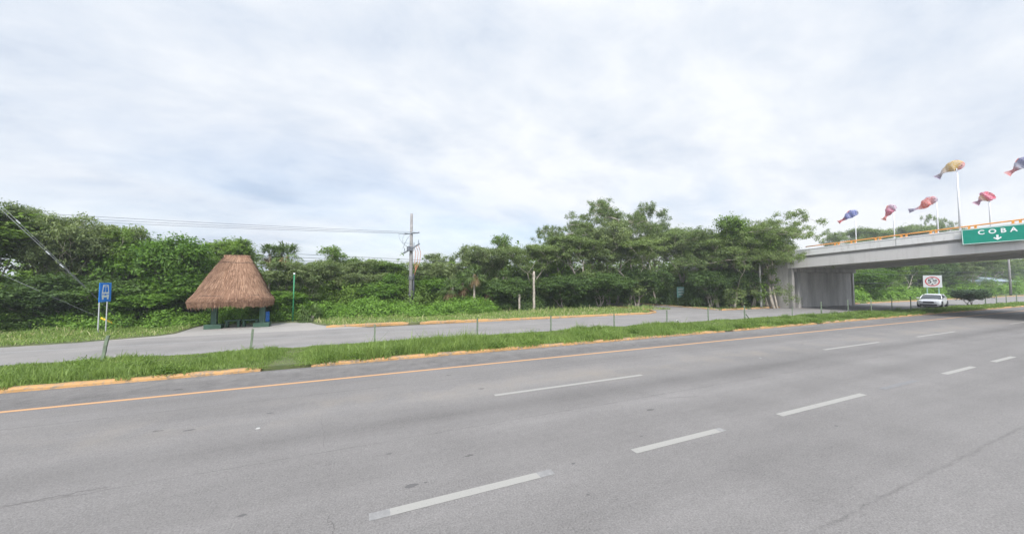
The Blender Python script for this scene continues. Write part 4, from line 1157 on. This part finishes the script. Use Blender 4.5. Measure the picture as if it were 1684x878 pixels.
box(bm, pl.x-shx-0.3, pr.x-shx+0.3, pl.y-SHY-0.08, pl.y-SHY+0.08, ze+0.28, ze+0.42); obj('beam', bm, DKGREEN, sh)
for nm, x0, x1 in (('bench', pl.x+0.45, (pl.x+pr.x)/2+0.02), ('bench', (pl.x+pr.x)/2+0.10, pr.x-0.25)):
    side = 'left' if x0 < shx-0.5 else 'right'
    b_ = thing('bench', 'low green concrete bench under the thatched roof, %s of the pair' % side, 'bench', ((x0+x1)/2, 26.95, 0.005), 0, 'benches under the thatched roof')
    L = (x1-x0)/2
    bm = BM(); box(bm, -L, L, -0.2, 0.2, 0.38, 0.46); obj('seat', bm, DKGREEN, b_, bevel=0.012)
    for sx in (-1, 1):
        bm = BM(); box(bm, sx*(L-0.10)-0.06, sx*(L-0.10)+0.06, -0.16, 0.16, 0, 0.38); obj('leg', bm, DKGREEN, b_, bevel=0.01)
# blue bin behind the right post
pb = on_y(435.5, 533, 27.9)
tb = thing('trash_bin', 'blue plastic barrel bin behind the right post of the shelter', 'bin', (pb.x, 27.9, 0.07))
BLUE = mat('blue_plastic', (0.02, 0.13, 0.42), 0.45, var=0.1)
bm = BM(); rs = []
for z, r in ((0, 0.22), (0.03, 0.24), (0.2, 0.25), (0.22, 0.262), (0.25, 0.262), (0.27, 0.25), (0.52, 0.25), (0.54, 0.262), (0.57, 0.262), (0.59, 0.25), (0.74, 0.24), (0.76, 0.255), (0.79, 0.255)):
    rs.append([Vector((r*math.cos(2*PI*k/20), r*math.sin(2*PI*k/20), z)) for k in range(20)])
rings(bm, rs); obj('barrel', bm, BLUE, tb, True)
bm = BM(); tube(bm, [(0, 0, 0.79), (0, 0, 0.796)], 0.225, 20); obj('mouth_shade', bm, mat('bin_mouth_shade', (0.01, 0.03, 0.08), 0.8), tb)  # dark disc on the closed top, coloured as the shade inside the barrel

# ------------------------------------------------------------------ bus stop sign
GALV = mat('galvanised', (0.45, 0.46, 0.47), 0.45, 0.6)
ps = on_y(163.5, 550, 25.9); sx_ = ps.x
y0s = 25.8; a_ = on_x(163.8, 465, sx_); b_ = on_x(183.3, 466, sx_); c_ = on_x(163.8, 497, sx_)
bs_ = thing('bus_stop_sign', 'blue bus stop sign with a white bus pictogram on two grey posts', 'road sign', (sx_, (a_.y+b_.y)/2, 0.06))
hw = abs(b_.y-a_.y)/2; zc0 = c_.z-0.06; zc1 = a_.z-0.06
bm = BM(); box(bm, -0.01, 0.012, -hw, hw, zc0, zc1); obj('panel', bm, mat('sign_blue', (0.015, 0.22, 0.80), 0.4), bs_, bevel=0.008)
for sy in (-0.72, 0.58):
    bm = BM(); box(bm, -0.055, -0.012, sy*hw-0.025, sy*hw+0.025, -0.1, zc1-0.03); obj('post', bm, GALV, bs_)
cz = (zc0+zc1)/2; hh = (zc1-zc0)/2
def sgn_poly(name, pts, m, x0=0.013, x1=0.016):
    bm = BM(); prism(bm, [(y*hw, cz+z*hh) for y, z in pts], x0, x1); return obj(name, bm, m, bs_)
# border frame
bm = BM()
for (u0, u1, v0, v1) in ((-0.93, 0.93, 0.93, 0.96), (-0.93, 0.93, -0.96, -0.93), (-0.93, -0.89, -0.93, 0.93), (0.89, 0.93, -0.93, 0.93)):
    box(bm, 0.0125, 0.0145, u0*hw, u1*hw, cz+v0*hh, cz+v1*hh)
obj('border', bm, mat('sign_lightblue', (0.15, 0.35, 0.75), 0.5), bs_)
sgn_poly('bus_pictogram', [(-0.60, -0.52), (-0.60, 0.0), (-0.45, 0.78), (0.45, 0.78), (0.60, 0.0), (0.60, -0.52)], SIGNW)
BL = MATS['sign_blue']
sgn_poly('bus_pictogram', [(-0.44, 0.02), (-0.33, 0.58), (-0.04, 0.58), (-0.04, 0.02)], BL, 0.0165, 0.0175)
sgn_poly('bus_pictogram', [(0.04, 0.02), (0.04, 0.58), (0.33, 0.58), (0.44, 0.02)], BL, 0.0165, 0.0175)
sgn_poly('bus_pictogram', [(-0.26, 0.64), (-0.26, 0.71), (0.26, 0.71), (0.26, 0.64)], BL, 0.0165, 0.0175)
for u in (-0.42, 0.42):
    sgn_poly('bus_pictogram', [(u-0.11, -0.26), (u-0.11, -0.15), (u+0.11, -0.15), (u+0.11, -0.26)], BL, 0.0165, 0.0175)
    sgn_poly('bus_pictogram', [(u-0.13, -0.74), (u-0.13, -0.52), (u+0.13, -0.52), (u+0.13, -0.74)], SIGNW)
sgn_poly('bus_pictogram', [(-0.2, -0.32), (-0.2, -0.14), (0.2, -0.14), (0.2, -0.32)], BL, 0.0165, 0.0175)

# ------------------------------------------------------------------ height limit sign (red ring, 5.50)
HSX = 76.0
q0 = on_x(1517.5, 453, HSX); q1 = on_x(1548.5, 453, HSX); q2 = on_x(1532, 472.5, HSX)
hyc = (q0.y+q1.y)/2; hzc = (q0.z+q2.z)/2; hhw = abs(q0.y-q1.y)/2; hhh = (q0.z-q2.z)/2
hs = thing('height_limit_sign', 'white square sign with a red ring reading 5.50 behind the car', 'road sign', (HSX, hyc, 0.0))
bm = BM(); box(bm, 0, 0.03, -hhw, hhw, hzc-hhh, hzc+hhh); obj('panel', bm, mat('sign_offwhite', (0.66, 0.67, 0.66), 0.5), hs)
bm = BM()
ri = []; 
for k in range(32):
    a = 2*PI*k/32
    ri.append((math.cos(a), math.sin(a)))
def ringmesh(bm, r0, r1, x):
    vi = [bm.verts.new((x, c*hhw*r0, hzc+s*hhh*r0)) for c, s in ri]; vo = [bm.verts.new((x, c*hhw*r1, hzc+s*hhh*r1)) for c, s in ri]
    for k in range(32):
        j = (k+1) % 32; bm.faces.new((vi[k], vi[j], vo[j], vo[k]))
ringmesh(bm, 0.66, 0.80, -0.006); obj('red_ring', bm, mat('sign_red', (0.55, 0.04, 0.05), 0.5), hs)
INK = mat('sign_black', (0.02, 0.02, 0.02), 0.5)
text_mesh('lettering', '5', hhh*0.95, INK, hs, Matrix.Translation((0, hhw*0.28, hzc)) @ MT, 0.002, 0.02)
text_mesh('lettering', '50', hhh*0.5, INK, hs, Matrix.Translation((0, -hhw*0.26, hzc+hhh*0.10)) @ MT, 0.002, 0.012)
text_mesh('lettering', 'm', hhh*0.34, INK, hs, Matrix.Translation((0, -hhw*0.28, hzc-hhh*0.22)) @ MT, 0.002, 0.01)
for sgn in (1, -1):
    bm = BM(); prism(bm, [(-0.17*hhw, hzc+sgn*0.58*hhh), (0.17*hhw, hzc+sgn*0.58*hhh), (0, hzc+sgn*0.34*hhh)], -0.008, -0.002); obj('arrow', bm, INK, hs)
for u in (-0.62, 0.62):
    bm = BM(); box(bm, 0.03, 0.11, u*hhw-0.05, u*hhw+0.05, -0.1, hzc-hhh*0.2); obj('post', bm, mat('pale_green_post', (0.28, 0.45, 0.38), 0.5), hs)

# small green sign on the side road
q0 = on_y(1112, 472, 29.6); q2 = on_y(1127, 489, 29.6)
gs = thing('guide_sign', 'small green sign with white lines standing in the trees by the side road', 'road sign', ((q0.x+q2.x)/2, 29.6, 0.0), 0.15)
gw = abs(q2.x-q0.x)/2; gz0, gz1 = q2.z, q0.z
bm = BM(); box(bm, -gw, gw, 0, 0.03, gz0, gz1); obj('panel', bm, mat('sign_pale_green', (0.22, 0.42, 0.38), 0.5), gs)
bm = BM()
for k, (v, l) in enumerate(((0.8, 0.7), (0.55, 0.8), (0.3, 0.6))):
    box(bm, -gw*l, gw*l*0.9, -0.006, -0.001, gz0+(gz1-gz0)*(v-0.05), gz0+(gz1-gz0)*(v+0.03))
obj('lettering', bm, SIGNW, gs)
for u in (-0.7, 0.7):
    bm = BM(); box(bm, u*gw-0.03, u*gw+0.03, 0.03, 0.08, -0.1, gz1-0.1); obj('post', bm, GALV, gs)

# ------------------------------------------------------------------ utility pole with wires
POLEC = mat('concrete_pole', (0.22, 0.21, 0.20), 0.85, var=0.2, scale=4, bump=0.2, bscale=30)
STEEL = mat('grey_steel', (0.20, 0.21, 0.23), 0.5, 0.5, var=0.2)
RUST = mat('rust_cable', (0.40, 0.16, 0.09), 0.8, var=0.3, scale=20)
BLACKP = mat('black_conduit', (0.03, 0.032, 0.045), 0.5)
CER = mat('grey_ceramic', (0.30, 0.34, 0.38), 0.3)
UPY = 32.6
ub = on_y(675, 505, UPY); ut = on_y(671, 351, UPY)
up = thing('utility_pole', 'tall concrete utility pole with crossarm, switchgear and black conduit', 'utility pole', (ub.x, UPY, 0.0))
bm = BM(); tube(bm, [(0, 0, -0.3), (0, 0, 5), (0, 0, ut.z)], [0.19, 0.155, 0.11], 14); obj('shaft', bm, POLEC, up, True)
za = on_y(673, 384, UPY).z; zs_ = on_y(673, 409, UPY).z
arm_d = Vector((0.35, 1.0, 0)).normalized()
bm = BM()
for s in (-1,): 
    Mx = Matrix.Translation((0.0, -0.16, za)) @ Matrix.Rotation(math.radians(125), 4, 'Z')
    box(bm, -0.95, 0.95, -0.05, 0.05, -0.05, 0.05, Mx)
obj('crossarm', bm, STEEL, up)
arm = [Mx @ Vector((u, 0, 0)) for u in (-0.85, 0.1, 0.85)]
ins = []
def insulator(p0, p1, r=0.05, m=CER, parent=up, n=5, name='insulator'):
    bm = BM(); p0, p1 = Vector(p0), Vector(p1); pts = []; rad = []
    for i in range(n*2+1):
        pts.append(p0.lerp(p1, i/(n*2))); rad.append(r if i % 2 else r*0.4)
    tube(bm, pts, rad, 8); return obj(name, bm, m, parent)
for a in arm:
    insulator(a, a+Vector((-0.55, 0, 0.03)), 0.055)
Ms = Matrix.Translation((0, -0.2, zs_)) @ Matrix.Rotation(math.radians(-35), 4, 'Z') @ Matrix.Rotation(math.radians(-28), 4, 'Y')
bm = BM(); box(bm, -0.9, 0.9, -0.06, 0.06, -0.05, 0.05, Ms); obj('switch_frame', bm, STEEL, up)
for u in (-0.75, -0.25, 0.3, 0.8):
    b = Ms @ Vector((u, 0, 0.05))
    insulator(b, b+Vector((0, 0, 0.36)), 0.06)
bm = BM(); M2 = Matrix.Translation((-0.1, -0.25, zs_-0.05)) @ Matrix.Rotation(0.5, 4, 'Z'); box(bm, -0.3, 0.25, -0.14, 0.14, -0.18, 0.22, M2); obj('switch_box', bm, STEEL, up, bevel=0.02)
ztop_sw = zs_+0.4
for k, (dx, ln) in enumerate(((0.28, 0.0), (0.50, 0.1), (0.72, 0.2))):
    bm = BM()
    tube(bm, [(dx-0.1, -0.15, ztop_sw-0.1), (dx+0.1, -0.18, ztop_sw-0.7), (dx+0.02, -0.2, ztop_sw-1.6), (0.38, -0.16, ztop_sw-2.4), (0.24, -0.12, ztop_sw-3.0)], 0.026, 6)
    obj('riser_cable', bm, RUST, up, True)
zc_ = on_y(678, 450, UPY).z
bm = BM(); tube(bm, [(0.24, -0.10, 0.2), (0.24, -0.10, zc_)], 0.075, 8); obj('conduit', bm, BLACKP, up, True)
for z in (1.6, 3.1, zc_-0.3):
    bm = BM(); tube(bm, [(0.05, -0.03, z), (0.05, -0.03, z+0.07)], 0.28, 12); obj('clamp', bm, STEEL, up)
for k, a in enumerate(arm):
    bm = BM(); a2 = a+Vector((-0.55, 0, 0)); e = Ms @ Vector((-0.75+0.45*k, 0, 0.4))
    m1 = a2.lerp(e, 0.5)+Vector((-0.25, 0, -0.35))
    tube(bm, [a2, a2.lerp(m1, 0.5)+Vector((-0.08, 0, -0.05)), m1, e], 0.014, 5); obj('jumper', bm, STEEL, up, True)
# second pole of the line, out of the picture on the left, and its guy wires
LPX = -36.0
lp = thing('utility_pole', 'concrete utility pole outside the left edge carrying the guy wires', 'utility pole', (LPX, UPY, 0.0))
bm = BM(); tube(bm, [(0, 0, -0.3), (0, 0, 5), (0, 0, 10.8)], [0.19, 0.155, 0.11], 12); obj('shaft', bm, POLEC, lp, True)
bm = BM(); box(bm, -0.05, 0.05, -1.0, 1.0, 9.4, 9.5); obj('crossarm', bm, STEEL, lp)
LZ = []
for k, yy in enumerate((354, 358, 362)):
    a0 = Vector((ub.x, UPY, 0))+arm[k]+Vector((-0.55, 0, 0.03)); q = on_y(100, yy, UPY-0.5+0.5*k)
    f_ = (a0.x-q.x)/(a0.x-LPX); LZ.append(a0.z+(q.z+4*0.25*f_*(1-f_)-a0.z)/f_)
WIRE = mat('wire', (0.06, 0.065, 0.07), 0.6)
def wire(name, p0, p1, sag, r, label, group=None, cat='cable', n=24, m=WIRE):
    p0, p1 = Vector(p0), Vector(p1); bm = BM()
    pts = [p0.lerp(p1, i/n)-Vector((0, 0, 4*sag*(i/n)*(1-i/n))) for i in range(n+1)]
    tube(bm, pts, r, 5); return tag(obj(name, bm, m, None, True), label, cat, group)
for k, a in enumerate(arm):
    wire('power_line', Vector((ub.x, UPY, 0))+a+Vector((-0.55, 0, 0.03)), (LPX, UPY-0.8+0.8*k, LZ[k]), 0.25, 0.011,
         'thin power wire running left from the pole crossarm, %s of the three' % ('nearest', 'middle', 'farthest')[k], 'power wires on the crossarm')
CY = 37.5
for k, (ya, yb) in enumerate(((415, 431), (421, 434), (427, 437))):
    pa = on_y(430, ya, CY); pb_ = on_y(760, yb, CY)
    d = pb_-pa
    wire('telephone_cable', pa-d*1.5, pb_+d*0.6, 0.0, 0.018,
         '%s dark cable crossing the sky just above the low trees behind the pole' % ('uppermost', 'middle', 'lowest')[k], 'telephone cables behind the trees')
# guy wires with strain insulators and one yellow guard
g0 = on_y(207, 534, 29.2)
g0.z = 0.05; 
WIREG = mat('guy_wire_grey', (0.16, 0.17, 0.17), 0.5, 0.3)
ga = on_y(207, 535, 29.0); ga = Vector((on_ground(205, 536).x, 28.6, 0.1))
ga = on_y(207, 534, 28.8); 
def guy(x0, y0, x1, y1, r, lab, ins=()):
    pb0 = on_y(x0, y0, 27.6); pa0 = on_y(x1, y1, 27.4)
    d = pa0-pb0
    o = wire('guy_wire', pb0-d*0.045, pa0+d*0.45, 0, r, lab, 'guy wires on the left', n=2, m=WIREG)
    for f in ins:
        c = pb0+d*f
        insulator(c-d.normalized()*0.12, c+d.normalized()*0.12, 0.045, mat('white_insulator', (0.45, 0.47, 0.47), 0.4), o, 3)
    return o
guy(206, 534, 0, 343, 0.014, 'grey guy wire slanting down to the grass, upper one with white insulators', (0.53, 0.64))
guy(200, 529, 0, 336, 0.010, 'thin guy wire slanting close above the one with insulators', (0.86,))
g = guy(200, 538, 0, 450, 0.011, 'lower guy wire ending in a yellow guard by the bus sign')
pA = on_y(200, 538, 27.57); pB = on_y(166, 522.5, 27.53)
bm = BM(); tube(bm, [pA, pB], 0.045, 8); obj('guard', bm, mat('guard_yellow', (0.75, 0.42, 0.03), 0.5), g, True)

# far utility pole beyond the overpass
fp = on_ground(1662, 482)
fpo = thing('utility_pole', 'far pale utility pole with crossarms seen under the overpass', 'utility pole', (92.0, 25.2, 0.05))
fx = on_y(1662, 478, 25.2); fpo.location.x = fx.x
bm = BM(); tube(bm, [(0, 0, -0.2), (0, 0, 11)], [0.2, 0.13], 10); obj('shaft', bm, POLEC, fpo, True)
for z in (4.3, 9.8):
    bm = BM(); box(bm, -0.06, 0.06, -1.1, 1.1, z, z+0.1); obj('crossarm', bm, STEEL, fpo)
for k, z in enumerate((3.1, 4.4, 5.0)):
    wire('telephone_cable', (fx.x, 25.2, z), (BX1+0.05, 24.3, z-0.3), 0.35, 0.02,
         'far cable slung from the far pole towards the abutment, %s' % ('lowest', 'middle', 'uppermost')[k], 'cables beyond the overpass')

# thin green pole by the layby
gp = on_y(481.5, 524, 29.0); gt = on_y(480, 449, 29.0)
go = thing('green_pole', 'thin bright green metal pole with a white cap right of the shelter', 'pole', (gp.x, 29.0, 0.0))
bm = BM(); tube(bm, [(0, 0, -0.1), (0.02, 0, gt.z-0.1)], 0.042, 8); obj('shaft', bm, mat('bright_green_paint', (0.03, 0.20, 0.09), 0.5), go, True)
bm = BM(); tube(bm, [(0.02, 0, gt.z-0.1), (0.02, 0, gt.z)], 0.06, 8); obj('cap', bm, SIGNW, go, True)
# lone bare post, palm stump, white pole, thin grey pole
def bare_post(name, label, cat, px, basey, topy, s, r0, r1, m, lean=0.0, wob=0.02):
    b = on_y(px, basey, s); tz = on_y(px, topy, s).z
    rr = random.Random(int(px)); n = 9; bm = BM()
    tube(bm, [(lean*i/n+rr.uniform(-wob, wob), rr.uniform(-wob, wob), -0.1+(tz+0.1)*i/n) for i in range(n+1)], [r0+(r1-r0)*i/n for i in range(n+1)], 10)
    o = obj(name, bm, m, None, True); o.location = (b.x, s, 0.0)
    return tag(o, label, cat)
bare_post('wooden_post', 'lone bare weathered post in front of the tall wood', 'post', 878, 514, 446, 29.9, 0.13, 0.10, BARK_PALE)
bare_post('palm_stump', 'short pale palm stump left of the lone bare post', 'stump', 854, 514, 484, 29.9, 0.09, 0.11, BARK_PALE)
bare_post('white_pole', 'whitish pole standing on the verge left of the abutment', 'pole', 1252, 506.5, 426, 23.78, 0.10, 0.08, mat('white_weathered', (0.46, 0.45, 0.42), 0.85, var=0.35, scale=4), lean=-0.12)
bare_post('grey_pole', 'thin grey pole between the white pole and the abutment', 'pole', 1271, 506, 448, 24.0, 0.07, 0.06, POLEC)

# ------------------------------------------------------------------ short posts along the median
PG = mat('post_green', (0.135, 0.17, 0.115), 0.75, var=0.35, scale=7)
post_data = [
 (165, 603, 552, 0.048, 0.15, 'thick old green post leaning right in front of the bus sign'),
 (411, 577, 541, 0.045, 0.08, 'green post on the median in front of the shelter, leaning slightly'),
 (616, 570, 533, 0.038, 0.0, 'green post standing in tall grass on the median, left of the utility pole'),
 (785, 556, 523, 0.038, 0.0, 'green post on the median in front of the fan palms'),
 (906, 547, 519, 0.04, 0.0, 'green post on the median right of the lone bare post'),
 (1010, 540, 516, 0.04, 0.0, 'green post on the median below the tallest umbrella tree'),
 (1097, 533, 510, 0.045, 0.0, 'green post on the median before the mouth of the side road'),
 (1165, 529, 506, 0.05, -0.02, 'pale green post on the median left of the broken braced one'),
 (1225, 525, 502, 0.05, -0.02, 'pale green post with a broken diagonal brace at its foot'),
 (1303, 519, 505, 0.035, 0.0, 'short weathered post on the median before the abutment corner'),
 (1351, 516, 496, 0.05, 0.0, 'green post on the median in front of the abutment wall'),
 (1395, 513, 493, 0.05, 0.0, 'green post on the median before the right end of the abutment wall'),
 (1433, 510, 492, 0.045, 0.0, 'grey-green post on the median, first right of the abutment'),
 (1467, 507, 490, 0.045, 0.0, 'grey-green post on the median midway between abutment and car'),
 (1498, 505, 488, 0.045, 0.0, 'grey-green post on the median immediately left of the car'),
 (1621, 501, 485, 0.06, 0.0, 'dark post on the median immediately right of the dark shrub'),
 (1639, 499, 484, 0.06, 0.0, 'dark post on the median, second right of the dark shrub'),
 (1655, 497, 483, 0.06, 0.0, 'dark post on the median before the far utility pole'),
 (1672, 495, 482, 0.06, 0.0, 'dark post on the median nearest the right picture edge'),
]
for px, by, ty, r, lean, lb in post_data:
    s = 16.3 if px == 165 else (16.85 if px < 1400 else 16.05)
    b = on_y(px, by, s)
    tz = on_y(px, ty, s).z; 
    rr = random.Random(px); bm = BM()
    wd = r*0.85
    M_ = Matrix.Rotation(rr.uniform(0, 0.6), 4, 'Z')
    rs = []
    n = 6
    for i in range(n+1):
        z = -0.1+(tz+0.1)*i/n; ox = lean*i/n+rr.uniform(-0.006, 0.006)
        rs.append([M_ @ Vector((sx*wd*(0.9+0.1*rr.random()), sy*wd*0.8, 0))+Vector((ox, 0, z)) for sx, sy in ((-1, -1), (1, -1), (1, 1), (-1, 1))])
    rings(bm, rs)
    o = thing('median_post', lb, 'post', (b.x, s, 0.0), 0, 'short posts along the far edge of the median')
    obj('post', bm, PG, o)
    if px == 1225:
        bm = BM(); tube(bm, [(0.05, -0.05, 0.45), (0.45, -0.05, 0.05)], 0.035, 6); obj('brace', bm, PG, o)
# pale litter lying in the median grass
bm = BM(); box(bm, -0.25, 0.25, -0.03, 0.03, 0.0, 0.02); o = obj('plank', bm, SIGNW); o.location = (14.9+1.5, 16.3, 0.30); o.rotation_euler = (0, 0.45, 0.5)
pl_ = on_y(1115, 535, 16.2); o.location = (pl_.x, 16.2, 0.30)
tag(o, 'small white broken slat lying tilted in the median grass', 'slat')

# ------------------------------------------------------------------ car
PAINT = mat('car_paint_silver', (0.78, 0.79, 0.80), 0.28, 0.15, spec=0.6, coat=0.6)
GLASS = mat('car_glass', (0.05, 0.06, 0.065), 0.08, 0.0, spec=0.9)
TYRE = mat('tyre', (0.02, 0.02, 0.02), 0.85)
RIM = mat('rim', (0.5, 0.51, 0.53), 0.3, 0.8)
TRIM = mat('black_trim', (0.02, 0.02, 0.022), 0.5)
LAMP = mat('lamp_glass', (0.82, 0.84, 0.84), 0.12, 0.0, spec=0.8)
CHROME = mat('chrome', (0.75, 0.75, 0.76), 0.15, 1.0)
def make_car():
    """a saloon facing -X in its own frame; wheels touch z=0"""
    c = empty('parked_car')
    # body: stations along x (front = -2.25)
    st = [(-2.24, 0.30, 0.52, 0.50), (-2.20, 0.22, 0.66, 0.72), (-2.05, 0.19, 0.74, 0.83), (-1.75, 0.18, 0.81, 0.875), (-1.30, 0.18, 0.88, 0.895),
          (-0.95, 0.18, 0.93, 0.90), (-0.3, 0.18, 0.95, 0.905), (0.5, 0.18, 0.97, 0.905), (1.2, 0.19, 0.99, 0.90), (1.7, 0.22, 0.99, 0.885), (2.05, 0.27, 0.98, 0.84), (2.2, 0.36, 0.93, 0.76), (2.25, 0.45, 0.80, 0.66)]
    bm = BM(); rs = []
    for x, zb, zt, hw_ in st:
        h_ = zt-zb
        half = [(0, zb), (hw_*0.80, zb), (hw_*0.96, zb+h_*0.12), (hw_, zb+h_*0.40), (hw_*0.985, zb+h_*0.68), (hw_*0.93, zb+h_*0.88), (hw_*0.80, zb+h_*0.97), (0, zt+0.015)]
        rs.append([Vector((x, y, z)) for y, z in half]+[Vector((x, -y, z)) for y, z in reversed(half[1:-1])])
    rings(bm, rs); body = obj('body', bm, PAINT, c, True)
    md = body.modifiers.new('ss', 'SUBSURF'); md.levels = 1; md.render_levels = 2
    # cabin
    gh = [(-1.00, 0.90, 0.93, 0.78, 0.78), (-0.62, 0.90, 1.14, 0.80, 0.70), (-0.22, 0.92, 1.37, 0.81, 0.62), (0.15, 0.93, 1.435, 0.81, 0.61), (0.7, 0.94, 1.44, 0.81, 0.61), (1.15, 0.95, 1.37, 0.80, 0.62), (1.5, 0.96, 1.18, 0.79, 0.67), (1.82, 0.96, 0.99, 0.77, 0.75)]
    bm = BM(); rs = []
    for x, zb, zt, wb, wt in gh:
        half = [(wb, zb), (wb*0.6+wt*0.4, zb+(zt-zb)*0.45), (wt, zb+(zt-zb)*0.92), (wt*0.85, zt), (0, zt+0.01)]
        rs.append([Vector((x, y, z)) for y, z in half]+[Vector((x, -y, z)) for y, z in reversed(half[:-1])])
    rings(bm, rs); obj('windows', bm, GLASS, c, True)
    bm = BM(); rs = []
    for x, z, wt in ((-0.30, 1.36, 0.60), (-0.1, 1.425, 0.60), (0.2, 1.455, 0.60), (0.7, 1.46, 0.60), (1.0, 1.43, 0.60), (1.2, 1.375, 0.60)):
        half = [(wt+0.03, z-0.09), (wt+0.015, z-0.03), (wt*0.86, z), (0, z+0.015)]
        rs.append([Vector((x, y, q)) for y, q in half]+[Vector((x, -y, q)) for y, q in reversed(half[:-1])])
    rings(bm, rs, closed=False); obj('roof', bm, PAINT, c, True)
    for sy in (-1, 1):
        bm = BM(); tube(bm, [(-1.0, sy*0.80, 0.93), (-0.6, sy*0.745, 1.17), (-0.25, sy*0.655, 1.37)], 0.035, 6); obj('pillar', bm, PAINT, c, True)
        bm = BM(); tube(bm, [(0.25, sy*0.83, 0.95), (0.28, sy*0.65, 1.40)], 0.035, 6); obj('pillar', bm, TRIM, c, True)
        bm = BM(); tube(bm, [(1.75, sy*0.79, 0.98), (1.45, sy*0.70, 1.22), (1.1, sy*0.65, 1.39)], 0.055, 6); obj('pillar', bm, PAINT, c, True)
        bm = BM(); box(bm, -0.85, -0.68, sy*0.98-0.1, sy*0.98+0.1, 0.93, 1.06); obj('mirror', bm, PAINT, c, bevel=0.03)
        # headlight
        bm = BM(); prism_pts = [(-2.16, 0.44), (-1.72, 0.83)]
        vs = [Vector((-2.235, sy*0.42, 0.60)), Vector((-2.10, sy*0.80, 0.62)), Vector((-1.80, sy*0.885, 0.72)), Vector((-1.86, sy*0.85, 0.80)), Vector((-2.12, sy*0.72, 0.74)), Vector((-2.235, sy*0.46, 0.68))]
        f1 = [bm.verts.new(v) for v in vs]; f2 = [bm.verts.new(v*0.93+Vector((0, 0, 0.04))) for v in vs]
        bm.faces.new(f1); bm.faces.new(f2[::-1])
        for i in range(6):
            j = (i+1) % 6; bm.faces.new((f1[i], f2[i], f2[j], f1[j]))
        obj('headlight', bm, LAMP, c)
        bm = BM(); box(bm, 2.12, 2.24, sy*0.62-0.16, sy*0.62+0.14, 0.74, 0.88); obj('taillight', bm, mat('tail_red', (0.4, 0.02, 0.02), 0.3), c)
        for wx in (-1.38, 1.36):
            bm = BM(); tube(bm, [(wx, sy*0.70, 0.33), (wx, sy*0.915, 0.33)], 0.385, 20); obj('wheel_arch', bm, TRIM, c)
            wh = empty('wheel', (wx, sy*0.80, 0.32)); wh.parent = c
            bm = BM(); rs = []
            for yy, rr_ in ((-0.1, 0.22), (-0.105, 0.29), (-0.08, 0.318), (0.08, 0.318), (0.105, 0.29), (0.1, 0.22)):
                rs.append([Vector((rr_*math.cos(2*PI*k/24), yy+sy*0.03, rr_*math.sin(2*PI*k/24))) for k in range(24)])
            rings(bm, rs); obj('tyre', bm, TYRE, wh, True)
            bm = BM(); tube(bm, [(0, sy*0.10, 0), (0, sy*0.138, 0)], 0.06, 10)
            for k in range(5):
                a = 2*PI*k/5; M_ = Matrix.Rotation(a, 4, 'Y'); box(bm, 0.03, 0.205, min(sy*0.125, sy*0.14), max(sy*0.125, sy*0.14), -0.03, 0.03, M_)
            obj('rim', bm, RIM, wh)
    bm = BM(); box(bm, -2.255, -2.2, -0.40, 0.40, 0.50, 0.66); obj('grille', bm, TRIM, c, bevel=0.02)
    bm = BM(); box(bm, -2.265, -2.25, -0.40, 0.40, 0.655, 0.685); obj('grille_trim', bm, CHROME, c)
    bm = BM(); box(bm, -2.262, -2.15, -0.62, 0.62, 0.23, 0.37); obj('lower_grille', bm, TRIM, c, bevel=0.02)
    bm = BM(); box(bm, -2.275, -2.262, -0.17, 0.17, 0.40, 0.50); obj('number_plate', bm, mat('plate', (0.7, 0.7, 0.68), 0.5), c)
    return c
car = make_car()
car.name = 'car'
tag(car, 'silver-white saloon car on the service road in front of the red ring sign', 'car')
pc = on_ground(1528, 506.5)
cp = on_y(1531, 500, 18.6)
car.location = (on_y(1534, 500, 17.4).x, 17.4, 0.0); car.rotation_euler = (0, 0, math.radians(8))

# small pale building far beyond the overpass
fbx = on_y(1680, 470, 40.0)
fb = thing('building', 'low pale building with a blue-grey roof far off at the right edge', 'building', (150, 34, 0))
bm = BM(); box(bm, -6, 8, -3, 3, 0, 3.0); obj('wall', bm, mat('pale_wall', (0.5, 0.52, 0.52), 0.8, var=0.1), fb)
bm = BM(); rs = []
for x in (-6.5, 8.5): rs.append([Vector((x, -3.6, 2.95)), Vector((x, 0, 4.1)), Vector((x, 3.6, 2.95))])
rings(bm, rs, cap=True); obj('roof', bm, mat('bluegrey_roof', (0.30, 0.36, 0.42), 0.5), fb)
for x in (-4, 0, 4):
    bm = BM(); box(bm, x-0.6, x+0.6, -3.04, -3.004, 1.0, 2.1); obj('window', bm, mat('dark_window', (0.04, 0.05, 0.06), 0.2), fb)

# ------------------------------------------------------------------ air
bm = BM(); box(bm, -910, 1110, -810, 910, -1.6, 16.5)
hz = obj('haze', bm, None); hm = bpy.data.materials.new('haze_air'); hm.use_nodes = True
th_ = NT(hm.node_tree); th_.n.remove(th_.n['Principled BSDF'])
pv = th_.new('ShaderNodeVolumePrincipled', {'Color': (0.86, 0.90, 0.94, 1), 'Density': 0.0010, 'Anisotropy': 0.2})
th_.l.new(pv.outputs[0], th_.n['Material Output'].inputs['Volume'])
hz.data.materials.clear(); hz.data.materials.append(hm)
tag(hz, 'thin humid haze over the whole place', 'haze', kind='stuff')
